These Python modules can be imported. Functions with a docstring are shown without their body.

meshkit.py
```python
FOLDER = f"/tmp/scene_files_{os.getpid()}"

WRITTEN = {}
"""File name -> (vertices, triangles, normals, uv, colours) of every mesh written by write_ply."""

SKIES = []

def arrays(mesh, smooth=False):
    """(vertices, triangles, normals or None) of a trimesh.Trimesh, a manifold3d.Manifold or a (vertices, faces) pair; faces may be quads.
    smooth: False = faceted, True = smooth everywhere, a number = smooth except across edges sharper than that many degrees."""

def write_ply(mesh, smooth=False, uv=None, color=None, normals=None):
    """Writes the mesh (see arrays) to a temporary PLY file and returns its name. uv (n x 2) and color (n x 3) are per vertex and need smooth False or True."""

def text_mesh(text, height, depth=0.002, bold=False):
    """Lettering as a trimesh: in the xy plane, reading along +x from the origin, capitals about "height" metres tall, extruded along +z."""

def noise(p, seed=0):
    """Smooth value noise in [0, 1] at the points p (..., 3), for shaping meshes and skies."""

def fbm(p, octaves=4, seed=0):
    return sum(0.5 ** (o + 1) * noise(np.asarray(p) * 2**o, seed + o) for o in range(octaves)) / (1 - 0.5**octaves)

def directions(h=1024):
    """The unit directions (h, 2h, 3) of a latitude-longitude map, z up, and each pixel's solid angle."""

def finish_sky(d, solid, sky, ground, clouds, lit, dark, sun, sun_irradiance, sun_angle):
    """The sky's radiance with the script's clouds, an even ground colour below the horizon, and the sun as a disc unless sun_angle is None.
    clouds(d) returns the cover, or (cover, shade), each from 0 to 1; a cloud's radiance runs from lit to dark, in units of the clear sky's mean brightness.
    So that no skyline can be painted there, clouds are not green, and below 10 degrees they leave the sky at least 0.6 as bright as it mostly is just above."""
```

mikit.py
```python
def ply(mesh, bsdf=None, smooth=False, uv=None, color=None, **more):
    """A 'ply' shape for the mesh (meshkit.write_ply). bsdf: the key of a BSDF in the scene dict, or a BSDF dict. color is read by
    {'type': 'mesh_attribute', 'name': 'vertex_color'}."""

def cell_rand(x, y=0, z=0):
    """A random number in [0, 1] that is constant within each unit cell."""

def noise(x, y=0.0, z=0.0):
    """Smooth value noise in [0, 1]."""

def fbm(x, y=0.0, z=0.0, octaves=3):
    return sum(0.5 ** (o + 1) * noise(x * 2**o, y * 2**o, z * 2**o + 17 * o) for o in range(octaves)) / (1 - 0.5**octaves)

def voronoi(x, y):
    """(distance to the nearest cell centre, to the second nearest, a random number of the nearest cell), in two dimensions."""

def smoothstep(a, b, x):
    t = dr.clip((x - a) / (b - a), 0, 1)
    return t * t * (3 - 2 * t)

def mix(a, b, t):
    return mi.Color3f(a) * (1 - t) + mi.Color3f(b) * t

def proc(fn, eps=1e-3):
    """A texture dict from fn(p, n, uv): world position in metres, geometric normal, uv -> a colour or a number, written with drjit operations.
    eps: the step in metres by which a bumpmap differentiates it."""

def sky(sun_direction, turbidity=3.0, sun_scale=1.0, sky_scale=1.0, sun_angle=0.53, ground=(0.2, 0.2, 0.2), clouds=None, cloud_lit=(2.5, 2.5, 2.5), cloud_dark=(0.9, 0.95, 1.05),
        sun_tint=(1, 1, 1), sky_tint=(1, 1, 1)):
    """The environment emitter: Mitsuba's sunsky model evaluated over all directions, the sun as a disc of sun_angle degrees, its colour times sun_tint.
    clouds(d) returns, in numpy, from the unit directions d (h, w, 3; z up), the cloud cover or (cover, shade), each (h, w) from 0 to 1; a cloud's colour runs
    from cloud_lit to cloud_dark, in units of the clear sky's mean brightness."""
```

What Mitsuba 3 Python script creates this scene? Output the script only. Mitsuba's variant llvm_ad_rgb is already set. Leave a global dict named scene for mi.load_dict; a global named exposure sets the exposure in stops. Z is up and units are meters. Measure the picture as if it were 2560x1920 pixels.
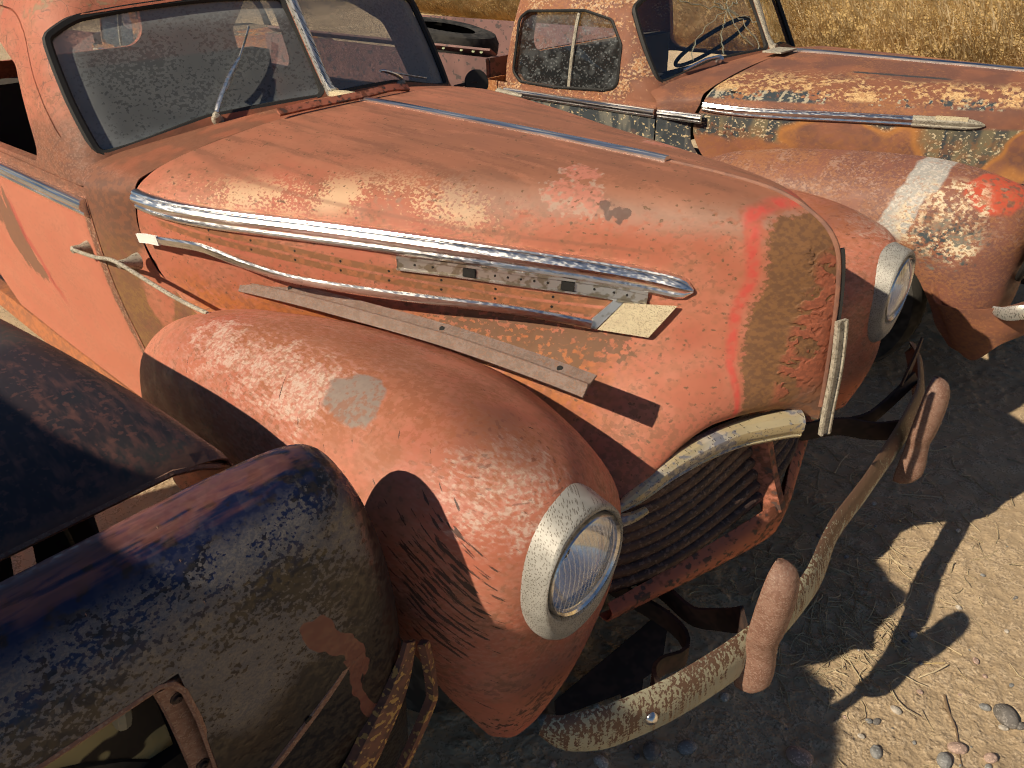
import math, random
import numpy as np
import trimesh, manifold3d
from scipy.interpolate import PchipInterpolator, CubicSpline, Akima1DInterpolator
import drjit as dr
import mitsuba as mi
import mikit, meshkit
from mikit import noise, fbm, voronoi, smoothstep, mix, proc, cell_rand
T4 = mi.ScalarTransform4f
scene, labels = {'type': 'scene'}, {}

# ------------------------------------------------------------------ camera, light, exposure
CAM = np.array([0.5572, -1.4451, 1.6098]); YAW, PITCH, ROLL = math.radians(133.465), math.radians(31.092), math.radians(1.550)
_f = np.array([math.cos(YAW) * math.cos(PITCH), math.sin(YAW) * math.cos(PITCH), -math.sin(PITCH)])
_r = np.cross(_f, [0, 0, 1]); _r /= np.linalg.norm(_r); _d = np.cross(_f, _r)
_down = -math.sin(ROLL) * _r + math.cos(ROLL) * _d
scene['camera'] = {'type': 'perspective', 'fov': 68.171, 'fov_axis': 'x', 'near_clip': 0.05, 'far_clip': 500.0,
    'to_world': T4().look_at(origin=CAM.tolist(), target=(CAM + _f).tolist(), up=(-_down).tolist())}
SUN = np.array([-0.37, -1.28, 1.0])
scene['sky'] = mikit.sky(SUN.tolist(), turbidity=2.2, sky_scale=0.45, sun_tint=(0.96, 1.0, 1.06))
exposure = 1.85

# ------------------------------------------------------------------ helpers
rng = np.random.default_rng(7)
def A(*p): return np.array(p, float)
def spl(pts, n, t=None, kind='pchip'):
    p = np.asarray(pts, float)
    d = np.r_[0, np.cumsum(np.linalg.norm(np.diff(p, axis=0), axis=1))]; d /= d[-1]
    s = np.linspace(0, 1, n) if t is None else np.asarray(t)
    f = {'pchip': PchipInterpolator, 'akima': Akima1DInterpolator, 'cubic': CubicSpline}[kind](d, p)
    return f(s)
def loft(curves, nu, nv, ts=None, kind='akima', across='pchip'):
    """curves (each a list of points) are interpolated along u and then across v; returns P (nv, nu, 3)."""
    C = np.array([spl(c, nu, kind=kind) for c in curves])
    d = np.r_[0, np.cumsum(np.mean(np.linalg.norm(np.diff(C, axis=0), axis=2), axis=1))]; d /= d[-1]
    f = {'pchip': PchipInterpolator, 'akima': Akima1DInterpolator, 'cubic': CubicSpline}[across](d, C, axis=0)
    return f(np.linspace(0, 1, nv) if ts is None else ts)
def normals(P):
    du = np.gradient(P, axis=1); dv = np.gradient(P, axis=0)
    n = np.cross(du, dv); return n / np.maximum(np.linalg.norm(n, axis=2, keepdims=True), 1e-12)
def grid(P, flip=False, wrap=False):
    nv, nu = P.shape[:2]
    i = np.arange(nv * nu).reshape(nv, nu)
    if wrap: i = np.c_[i, i[:, :1]]
    q = np.stack([i[:-1, :-1], i[:-1, 1:], i[1:, 1:], i[1:, :-1]], -1).reshape(-1, 4)
    f = np.vstack([q[:, [0, 1, 2]], q[:, [0, 2, 3]]])
    return P.reshape(-1, 3), f[:, ::-1] if flip else f
def join(*ms):
    V, F, k = [], [], 0
    for v, f in ms:
        V.append(np.asarray(v)); F.append(np.asarray(f) + k); k += len(v)
    return np.vstack(V), np.vstack(F)
def mir(m, flip=True):
    v, f = m; return v * [1, -1, 1], f[:, ::-1]
def shell(P, t, out=1.0, rims='lrtb'):
    """a sheet of thickness t: the outer grid P, an inner copy and rims, each with its own vertices so that edges stay crisp. out: sign that makes normals(P) face outward."""
    n = normals(P) * out; Q = P - n * t
    parts = [grid(P, flip=out < 0), grid(Q, flip=out > 0)]
    for key, a, b in (('t', P[0], Q[0]), ('b', P[-1], Q[-1]), ('l', P[:, 0], Q[:, 0]), ('r', P[:, -1], Q[:, -1])):
        if key in rims: parts.append(grid(np.stack([a, b])))
    return join(*parts)
def tube(path, r, k=8, cap=True):
    path = np.asarray(path, float); n = len(path); r = np.broadcast_to(r, (n,)).astype(float)
    t = np.gradient(path, axis=0); t /= np.linalg.norm(t, axis=1, keepdims=True)
    a = np.cross(t[0], [0, 0, 1] if abs(t[0][2]) < .9 else [1, 0, 0]); V = []
    for i in range(n):
        a = a - t[i] * (a @ t[i]); a /= np.linalg.norm(a); b = np.cross(t[i], a)
        th = np.arange(k) * 2 * np.pi / k
        V.append(path[i] + r[i] * (np.cos(th)[:, None] * a + np.sin(th)[:, None] * b))
    v, f = grid(np.array(V), wrap=True)
    if cap:
        v = np.vstack([v, path[:1], path[-1:]]); i = np.arange(k); j = (i + 1) % k; e = (n - 1) * k
        f = np.vstack([f, np.c_[i * 0 + n * k, i, j][:, ::-1] * 1, np.c_[i * 0 + n * k + 1, e + i, e + j]])
    return v, f
def sweep(path, nrm, sec, scale=None, cap=True):
    """section sec (k,2): first coordinate along b = n x t, second along the outward normal n."""
    path = np.asarray(path, float); nrm = np.broadcast_to(np.asarray(nrm, float), path.shape); sec = np.asarray(sec, float)
    t = np.gradient(path, axis=0); t /= np.linalg.norm(t, axis=1, keepdims=True)
    nn = nrm - t * np.sum(nrm * t, 1, keepdims=True); nn /= np.linalg.norm(nn, axis=1, keepdims=True); b = np.cross(nn, t)
    sc = np.ones((len(path), 2)) if scale is None else np.asarray(scale, float).reshape(len(path), -1) * np.ones((1, 2))
    P = path[:, None] + sec[None, :, 0, None] * sc[:, None, :1] * b[:, None] + sec[None, :, 1, None] * sc[:, None, 1:] * nn[:, None]
    v, f = grid(P, wrap=True)
    if cap:
        k = len(sec)
        for row, fl in ((0, 1), (len(path) - 1, 0)):
            c = P[row].mean(0); o = len(v); v = np.vstack([v, c[None], P[row]]); i = np.arange(k)
            ff = np.c_[i * 0 + o, o + 1 + i, o + 1 + (i + 1) % k]; f = np.vstack([f, ff[:, ::-1] if fl else ff])
    return v, f
def box(c, s, rot=None):
    m = trimesh.creation.box(extents=s); v = np.array(m.vertices)
    if rot is not None: v = v @ np.asarray(rot).T
    return v + np.asarray(c), np.array(m.faces)
def frame(x, up=(0, 0, 1)):
    x = np.asarray(x, float) / np.linalg.norm(x); y = np.cross(up, x); y /= np.linalg.norm(y)
    return np.stack([x, y, np.cross(x, y)], 1)
def lathe(prof, n=40, R=np.eye(3), o=(0, 0, 0), sy=1.0, sz=1.0):
    """prof: (axial, radius); axis = first column of R."""
    th = np.linspace(0, 2 * np.pi, n, endpoint=False); pr = np.asarray(prof, float)
    P = np.stack([np.repeat(pr[:, :1], n, 1), pr[:, 1:] * np.cos(th) * sy, pr[:, 1:] * np.sin(th) * sz], -1)
    v, f = grid(P, wrap=True); return v @ np.asarray(R).T + np.asarray(o), f
def T(m, R=np.eye(3), o=(0, 0, 0), s=1.0):
    return (np.asarray(m[0]) * s) @ np.asarray(R).T + np.asarray(o), m[1]
def rotz(a): c, s = math.cos(a), math.sin(a); return np.array([[c, -s, 0], [s, c, 0], [0, 0, 1.0]])
def key_for(k):
    if k not in scene and k not in labels and not any(q.startswith(k + '__') for q in scene): return k
    i = 1
    while True:
        q = f'{k}_{i:03d}'
        if q not in scene and q not in labels and not any(w.startswith(q + '__') for w in scene): return q
        i += 1
def thing(name, label, cat, group=None):
    k = key_for(name); labels[k] = {'label': label, 'category': cat}
    if group: labels[k]['group'] = group
    return k
def part(parent, name, mesh, bsdf, smooth=35, label=None, uv=None, kind=None):
    k = key_for(parent + '__' + name)
    scene[k] = mikit.ply(mesh, bsdf, smooth=smooth, **({'uv': uv} if uv is not None else {}))
    if label or kind:
        labels[k] = {}
        if label: labels[k]['label'] = label
        if kind: labels[k]['kind'] = kind
    return k
def solo(name, mesh, bsdf, label, cat, group=None, smooth=35):
    k = key_for(name); scene[k] = mikit.ply(mesh, bsdf, smooth=smooth)
    labels[k] = {'label': label, 'category': cat}
    if group: labels[k]['group'] = group
    return k
# ------------------------------------------------------------------ materials
C3 = mi.Color3f
def bsdf(name, fn, rough=.6, bump=None, bscale=1.0, beps=.001, **k):
    def slot(v, kind='rgb'): return proc(v) if callable(v) else ({'type': 'rgb', 'value': list(v)} if isinstance(v, (tuple, list)) else v)
    b = {'type': 'principled', 'base_color': slot(fn), 'roughness': slot(rough) if callable(rough) else rough, **{q: (slot(v) if callable(v) else v) for q, v in k.items()}}
    if bump is not None: b = {'type': 'bumpmap', 'arbitrary': proc(bump, beps), 'scale': bscale, 'b': b}
    scene[name] = {'type': 'twosided', 'b': b}
def plain(name, c, r=.6, **k): bsdf(name, c, r, **k)
def F(p, s, o=3, ox=0.0): return fbm(p.x * s + ox, p.y * s + 3.1 * ox, p.z * s, o)
def N(p, s, ox=0.0): return noise(p.x * s + ox, p.y * s, p.z * s)
def thr(v, a, w=.05): return smoothstep(a - w, a + w, v)
def dist(p, c, r): return dr.sqrt(dr.square((p.x - c[0]) / r[0]) + dr.square((p.y - c[1]) / r[1]) + dr.square((p.z - c[2]) / r[2]))
def blot(p, c, r, nz, k=.9, w=.18): return smoothstep(1 + w, 1 - w, dist(p, c, r) + (nz - .5) * k)
def fold(p): return mi.Point3f(p.x, -dr.abs(p.y), p.z)

def speck(p, s, bias, t, w=.035, ox=0.0): return thr(F(p, s, 4, ox) + bias, t, w)
def body_red(p, n):
    """faded salmon red over older red, dusted with rust: shared by all the sedan's panels"""
    lo, mid, hi = F(p, 3.2, 3, 5), F(p, 14, 3, 9), F(p, 75, 3, 2)
    c = mix((.475, .165, .102), (.395, .130, .080), thr(lo, .5, .25))
    c = mix(c, (.50, .215, .150), thr(mid, .58, .22) * .6)
    c = mix(c, (.40, .095, .065), thr(F(p, 8, 2, 61), .66, .12) * .4)
    c = mix(c, (.31, .130, .070), thr(hi * .6 + mid * .4, .56, .12) * .5)
    c = mix(c, (.22, .105, .062), speck(p, 110, (lo - .5) * .55 + (mid - .5) * .45, .675, .06) * .55)
    return c, lo, mid, hi

def red_hood(p, n, uv):
    p = fold(p); c, lo, mid, hi = body_red(p, n); fine = F(p, 160, 2, 7); st = fbm(p.x * 5, p.y * 34, p.z * 34, 3)
    top = smoothstep(1.085, 1.135, p.z + (mid - .5) * .05)
    c = mix(c, mix((.335, .135, .080), (.265, .115, .070), thr(st * .5 + lo * .5, .5, .2)), top * (.66 + .34 * thr(lo, .45, .25)))
    c = mix(c, (.205, .092, .058), top * thr(st + (fine - .5) * .3, .60, .09) * .6)
    c = mix(c, (.40, .165, .10), top * thr(fbm(p.x * 9, p.y * 40, p.z * 9 + 5, 3) + (fine - .5) * .3, .62, .10) * .5)
    # worn shoulder: pale speckle and bare cream primer
    sh = smoothstep(.055, .0, dr.abs(p.z - 1.078 - .016 * dr.sin(p.x * 6))) * smoothstep(-1.42, -1.25, p.x) * smoothstep(-.42, -.62, p.x)
    c = mix(c, (.68, .48, .30), sh * thr(F(p, 210, 3, 7) + (F(p, 10, 3, 15) - .5) * 1.1, .57, .09) * .8)
    c = mix(c, (.36, .25, .20), smoothstep(.05, .0, dr.abs(p.z - 1.105)) * thr(lo + (hi - .5) * .5, .58, .08) * smoothstep(-1.4, -1.2, p.x) * .5)
    g = dr.maximum(blot(p, (-.448, -.155, 1.156), (.05, .03, .05), hi, 1.2), blot(p, (-.405, -.225, 1.128), (.085, .05, .04), hi, 1.4))
    c = mix(c, mix((.44, .33, .27), (.55, .21, .16), thr(mid + hi - .5, .52, .1)), g * thr(F(p, 130, 3, 33) + g * .3, .66, .2) * .65)
    c = mix(c, (.12, .075, .065), blot(mi.Point3f(p.x + .35 * (p.z - 1.1), p.y, p.z), (-.312, -.205, 1.104), (.035, .03, .014), F(p, 40, 3, 3), 2.6, .1) * .9)
    # rusty band low on the side and dark bloom near the loose strip
    low = smoothstep(.90, .80, p.z + (mid - .5) * .1) * smoothstep(-.16, -.34, p.x) * smoothstep(-1.5, -1.25, p.x)
    c = mix(c, mix((.42, .150, .042), (.31, .115, .045), thr(hi, .52, .1)), low * thr(F(p, 70, 3, 37) + low * .25, .58, .12) * .8)
    c = mix(c, (.145, .085, .050), thr(F(p, 110, 3, 39) + .35 * blot(p, (-.42, -.34, .845), (.24, .2, .06), mid, 1.2, .6), .74, .05) * .85)
    # ghost lines of the lost trim, with their screw holes
    zm = 1.028 + .052 * (-p.x - .45) * smoothstep(.1, -1.4, p.x) - (p.x + .45) * .035
    for dz in (-.100, -.122):
        ln = smoothstep(.0095, .006, dr.abs(p.z - zm - dz)) * smoothstep(-1.40, -1.36, p.x) * smoothstep(-.27, -.31, p.x)
        c = mix(c, mix((.20, .100, .045), (.33, .13, .06), thr(hi, .55, .1)), ln * .85)
        hx = dr.abs((p.x / .115 - dr.floor(p.x / .115)) - .5) * .115
        c = mix(c, (.012, .01, .01), smoothstep(.0034, .0024, dr.sqrt(dr.square(hx) + dr.square(p.z - zm - dz))) * smoothstep(-1.32, -1.31, p.x) * smoothstep(-.28, -.29, p.x))
    gl = smoothstep(.006, .001, dr.abs(p.z - zm - .018)) * smoothstep(-1.44, -1.40, p.x) * smoothstep(-.2, -.25, p.x)
    c = mix(c, (.26, .11, .07), gl * .5)
    # prow: red-lined border, bare brown rust, then flaking red
    sa, sb = .112 + .20 * dr.maximum(1.0 - p.z, 0) - dr.abs(p.y), (1.135 - p.z) * 1.0
    s = .5 * (sa + sb - dr.sqrt(dr.square(sa - sb) + .0022)) + (mid - .5) * .007 + (F(p, 5, 2, 19) - .5) * .012
    nose = smoothstep(-.22, -.17, p.x)
    c = mix(c, (.54, .075, .060), nose * smoothstep(.0085, .001, dr.abs(s + .006)) * (.35 + .5 * thr(hi, .45, .2)))
    br = nose * thr(s + (F(p, 150, 3, 23) - .5) * .016, .006, .003)
    c = mix(c, mix((.225, .112, .052), (.165, .085, .046), thr(F(p, 120, 3, 29), .5, .15)), br)
    fl = nose * thr(s, .058, .008) * thr(voronoi(p.y * 60 + (hi - .5) * 3, p.z * 60)[2] * .55 + mid * .9, .62 - .25 * smoothstep(.08, .12, s), .05)
    c = mix(c, mix((.36, .115, .065), (.28, .092, .055), thr(fine, .5, .1)), fl * smoothstep(.70, .78, p.z))
    dn = nose * smoothstep(.80, .72, p.z + (mid - .5) * .05) * smoothstep(.07, .035, dr.abs(p.y) + (mid - .5) * .03)
    c = mix(c, mix((.19, .105, .075), (.25, .12, .07), thr(hi, .5, .1)), dn)
    return c
def hood_bump(p, n, uv):
    q = fold(p); hi, fine = F(q, 75, 2, 2), F(q, 220, 2, 7)
    s = dr.minimum(.112 + .20 * dr.maximum(1.0 - q.z, 0) - dr.abs(q.y), (1.122 - q.z) * 1.1)
    fl = smoothstep(-.22, -.17, q.x) * smoothstep(.05, .065, s) * smoothstep(.70, .78, q.z)
    return hi * .0008 + fine * .0005 + fl * thr(voronoi(q.y * 60 + (hi - .5) * 3, q.z * 60)[2] * .6 + F(q, 30, 2, 4) * .8, .62, .06) * .0018 + F(q, 9, 2, 1) * .0012
bsdf('red_paint', red_hood, lambda p, n, uv: .50 + .25 * F(p, 30, 2, 3), hood_bump, 1.0, .0015, specular=.35)

def red_fend(p, n, uv):
    p = fold(p); c, lo, mid, hi = body_red(p, n); fine = F(p, 170, 2, 7); st = fbm(p.x * 18, p.y * 60, p.z * 60, 3)
    c = mix(c, mix((.33, .135, .065), (.39, .14, .075), mid), smoothstep(.84, .90, p.z + (mid - .5) * .12) * thr(lo + mid * .4, .62, .12) * .8)
    wh = dr.maximum(blot(p, (-.60, -.83, .885), (.20, .075, .08), mid, 1.3, .6), blot(p, (-.82, -.82, .86), (.16, .07, .07), mid, 1.4, .6) * .8)
    wh = dr.maximum(wh, blot(p, (-.10, -.77, .862), (.10, .10, .07), mid, 1.3, .6) * .8)
    sw = fbm((p.x + p.y * .5) * 70, p.y * 200, p.z * 200, 4)
    c = mix(c, mix((.62, .50, .42), (.54, .27, .21), thr(fine, .5, .15)), thr(sw * .6 + F(p, 30, 3, 91) * .4 + wh * .26, .67, .12) * smoothstep(0, .4, wh) * .8)
    c = mix(c, (.49, .235, .185), thr(sw, .56, .14) * thr(lo, .45, .15) * .45)
    c = mix(c, mix((.30, .235, .20), (.24, .185, .16), fine), smoothstep(1.15, .95, dist(p, (-.428 + 0.0, -.815, .897), (.072, .060, .05)) + (mid - .5) * 1.5 + (hi - .5) * .25))
    c = mix(c, mix((.18, .085, .058), (.25, .105, .062), hi), blot(p, (-.17, -.71, .89), (.13, .08, .05), mid, 1.3, .6) * .65)
    c = mix(c, (.30, .10, .045), speck(p, 130, (mid - .5) * .6, .58, .09, 71) * smoothstep(.80, .88, p.z) * .5)
    # scuffs and chips on the outer side
    su, sv = (p.x * .8 - p.z * .6), (p.x * .6 + p.z * .8)
    sc = fbm(su * 26, p.y * 8, sv * 190, 4) + .26 * blot(p, (-.135, -.90, .665), (.10, .2, .11), mid, .8, .6) + .12 * blot(p, (-.19, -.86, .80), (.07, .2, .07), mid, .8, .6)
    c = mix(c, (.05, .034, .030), thr(sc, .80, .025) * .9)
    c = mix(c, (.06, .035, .03), thr(fbm(p.x * 60, p.y * 60, p.z * 200, 3), .68, .05) * smoothstep(.80, .86, p.z) * smoothstep(-.30, -.1, p.x) * .45)
    c = mix(c, (.055, .035, .03), thr(mid * .5 + F(p, 120, 3, 4) * .5, .60, .03) * smoothstep(.56, .36, p.z) * .85)
    return c
bsdf('red_fender', red_fend, lambda p, n, uv: .42 + .3 * F(p, 30, 2, 3), lambda p, n, uv: F(p, 75, 2, 2) * .0006 + F(p, 220, 2, 7) * .0004 + F(p, 7, 2, 1) * .003, 1.0, .0015, specular=.4)

def red_body(p, n, uv):
    p = fold(p); c, lo, mid, hi = body_red(p, n); fine = F(p, 170, 2, 7)
    c = mix(c, (.53, .195, .13), smoothstep(1.0, .9, p.z) * .6 * smoothstep(-1.7, -1.8, p.x))
    rust = mix((.22, .095, .058), (.16, .08, .055), thr(hi, .5, .12))
    post = smoothstep(1.27, 1.12, p.z + (mid - .5) * .16 + .3 * dr.maximum(-1.9 - p.x, 0)) * smoothstep(.97, 1.0, p.z) * smoothstep(-2.9, -2.5, p.x)
    c = mix(c, mix(rust, (.30, .16, .11), thr(fine, .57, .06) * .5), post * .9)
    cow = smoothstep(-1.70, -1.692, p.x + (mid - .5) * .0) * smoothstep(1.09, 1.06, p.z + (mid - .5) * .05)
    och = mix(rust, mix((.25, .135, .055), (.20, .10, .055), thr(hi * .6 + fine * .4, .5, .1)), smoothstep(.98, .84, p.z + (mid - .5) * .22) * thr(mid + (hi - .5) * .6, .42, .15))
    c = mix(c, och, cow * (1 - .9 * blot(p, (-1.46, -.72, .80), (.07, .2, .13), mid, .8, .1)))
    cowtop = smoothstep(1.06, 1.09, p.z) * smoothstep(-1.79, -1.70, p.x) * smoothstep(-.72, -.66, -dr.abs(p.y)) * smoothstep(1.2, 1.19, p.z)
    c = mix(c, mix((.20, .085, .05), (.30, .10, .055), thr(mid, .55, .1)), cowtop * .8)
    edge = smoothstep(.030, .018, dr.abs(p.x + 1.722) + (mid - .5) * .035) * smoothstep(1.0, .96, p.z)
    c = mix(c, mix(rust, (.45, .30, .22), thr(fine, .6, .05) * .6), edge)
    c = mix(c, (.30, .21, .13), thr(mid * .6 + hi * .4, .60, .03) * smoothstep(1.40, 1.46, p.z) * .85)
    # long scrape on the door
    u = (p.x + 2.53) + (p.z - .72) * .25
    scr = smoothstep(.19, .05, dr.abs(u) + (fbm(p.x * 30, 0.0, p.z * 6, 3) - .5) * .26) * smoothstep(.50, .60, p.z) * smoothstep(.95, .85, p.z)
    c = mix(c, mix((.17, .10, .075), (.24, .12, .07), hi), thr(scr + (fbm(p.x * 90, p.y, p.z * 18, 4) - .5) * 1.3, .5, .10) * .9)
    c = mix(c, (.42, .07, .06), smoothstep(.035, .01, dr.abs(u - .13 - (mid - .5) * .08)) * smoothstep(.45, .55, p.z) * smoothstep(.9, .8, p.z) * .6)
    crk = voronoi(p.x * 22 + mid * 2, p.z * 22 + p.y * 12)
    c = mix(c, (.15, .07, .05), smoothstep(.03, .01, crk[1] - crk[0]) * smoothstep(1.16, 1.24, p.z) * thr(lo + mid * .4, .62, .1) * .8)
    return c
bsdf('red_door', red_body, lambda p, n, uv: .45 + .3 * F(p, 30, 2, 3), lambda p, n, uv: F(p, 75, 2, 2) * .0007 + F(p, 260, 2, 7) * .0005 + F(p, 8, 2, 1) * .0015, 1.0, .0015, specular=.35)
def red_low(p, n, uv):
    c, lo, mid, hi = body_red(fold(p), n); return mix(mix(c, (.20, .07, .04), thr(mid + hi - .5, .5, .15)), (.10, .06, .05), thr(hi, .62, .05))
bsdf('red_paint2', red_low, .65)

# ---- the pickup: brown rust, remnants of cream primer and blue-black paint
def rusty(p, a=(.255, .108, .066), b=(.175, .082, .060), o=(.37, .165, .065)):
    mid, hi = F(p, 11, 4, 3), F(p, 60, 3, 8)
    c = mix(a, b, thr(mid, .5, .14)); return mix(c, o, thr(F(p, 130, 3, 8) * .55 + F(p, 6, 2, 44) * .45, .57, .09) * .5), mid, hi
def t_hood(p, n, uv):
    c, mid, hi = rusty(p); fine = F(p, 150, 2, 5); st = fbm(p.x * 55, p.y * 9, p.z * 9, 3)
    band = smoothstep(.985, 1.00, p.z) * smoothstep(1.068, 1.045, p.z + (mid - .5) * .05) * smoothstep(-1.17, -1.10, p.x)
    c = mix(c, mix((.62, .43, .22), (.45, .25, .12), thr(fine, .55, .1)), band * thr(F(p, 80, 4, 3) * .55 + mid * .45 + (fine - .5) * .2, .51, .04))
    blk = smoothstep(.975, .985, p.z) * smoothstep(1.022, 1.008, p.z + (mid - .5) * .03) * smoothstep(-1.2, -1.12, p.x)
    c = mix(c, mix((.050, .062, .072), (.40, .36, .27), thr(st * .6 + fine * .5, .60, .05)), blk * thr(F(p, 5, 3, 12) + (hi - .5) * .6, .50, .05))
    c = mix(c, (.05, .055, .06), smoothstep(.011, .007, dr.abs(p.y - 1.985 - (p.x + .5) * .16) + (hi - .5) * .012) * smoothstep(.20, .16, dr.abs(p.x + .5)) * .9)
    lowb = smoothstep(.925, .91, p.z) * smoothstep(.80, .84, p.z + (mid - .5) * .12 + .10 * smoothstep(-.6, -.3, p.x))
    dk = thr(F(p, 3.5, 3, 21) + .18 * smoothstep(-.55, -.2, p.x) + .14 * smoothstep(-.85, -1.1, p.x), .56, .03)
    c = mix(c, mix(mix((.045, .055, .062), (.17, .145, .09), thr(fbm(p.x * 26, p.y, p.z * 4, 3), .52, .1)), (.52, .44, .30), thr(fine + (st - .5) * .5, .66, .04)), lowb * dk)
    c = mix(c, (.45, .19, .05), lowb * smoothstep(.04, .0, dr.abs(F(p, 3.5, 3, 21) + .18 * smoothstep(-.55, -.2, p.x) + .14 * smoothstep(-.85, -1.1, p.x) - .555)) * .8)
    return mix(c, (.30, .13, .05), smoothstep(.90, .86, p.z) * thr(hi, .5, .1) * .4)
bsdf('truck_hood', t_hood, lambda p, n, uv: .5 + .3 * F(p, 30, 2, 3), lambda p, n, uv: F(p, 60, 3, 8) * .0012 + F(p, 9, 2, 1) * .0015, 1.0, .002, specular=.3)
def t_fend(p, n, uv):
    c, mid, hi = rusty(p, (.235, .100, .070), (.18, .085, .068)); fine = F(p, 140, 2, 5); st = fbm(p.x * 40, p.y * 12, p.z * 12, 3)
    c = mix(c, (.40, .26, .20), thr(st * .4 + fine * .6, .59, .08) * thr(mid, .45, .1) * smoothstep(.62, .75, p.z) * .55)
    gx = p.x + .175 - (p.z - .80) * .30
    c = mix(c, mix((.36, .35, .33), (.50, .47, .43), thr(fine, .55, .08)), smoothstep(.060, .045, dr.abs(gx + .005) + (mid - .5) * .07) * smoothstep(.62, .66, p.z + (mid - .5) * .1) * smoothstep(.925, .90, p.z))
    c = mix(c, (.50, .09, .05), blot(p, (.06, 1.46, .83), (.085, .16, .075), mid, 1.1, .12) * thr(hi, .38, .1))
    bl = blot(p, (-.055, 1.33, .73), (.125, .14, .115), mid, 1.5, .35)
    c = mix(c, mix((.66, .56, .40), (.42, .24, .14), thr(fine, .56, .06)), bl * thr(F(p, 90, 4, 13) * .5 + F(p, 20, 3, 14) * .25 + st * .25, .50, .05))
    c = mix(c, mix((.055, .068, .075), (.20, .19, .16), thr(st, .55, .1)), blot(p, (-.04, 1.32, .665), (.10, .14, .075), hi, 1.6, .3) * thr(F(p, 90, 3, 6) * .6 + mid * .4, .49, .04))
    c = mix(c, (.36, .16, .075), thr(F(p, 140, 3, 52) * .6 + mid * .4, .56, .06) * .4)
    return c
bsdf('truck_fender', t_fend, lambda p, n, uv: .42 + .3 * F(p, 30, 2, 3), lambda p, n, uv: F(p, 60, 3, 8) * .0012 + F(p, 14, 2, 1) * .004, 1.0, .002, specular=.35)
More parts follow.
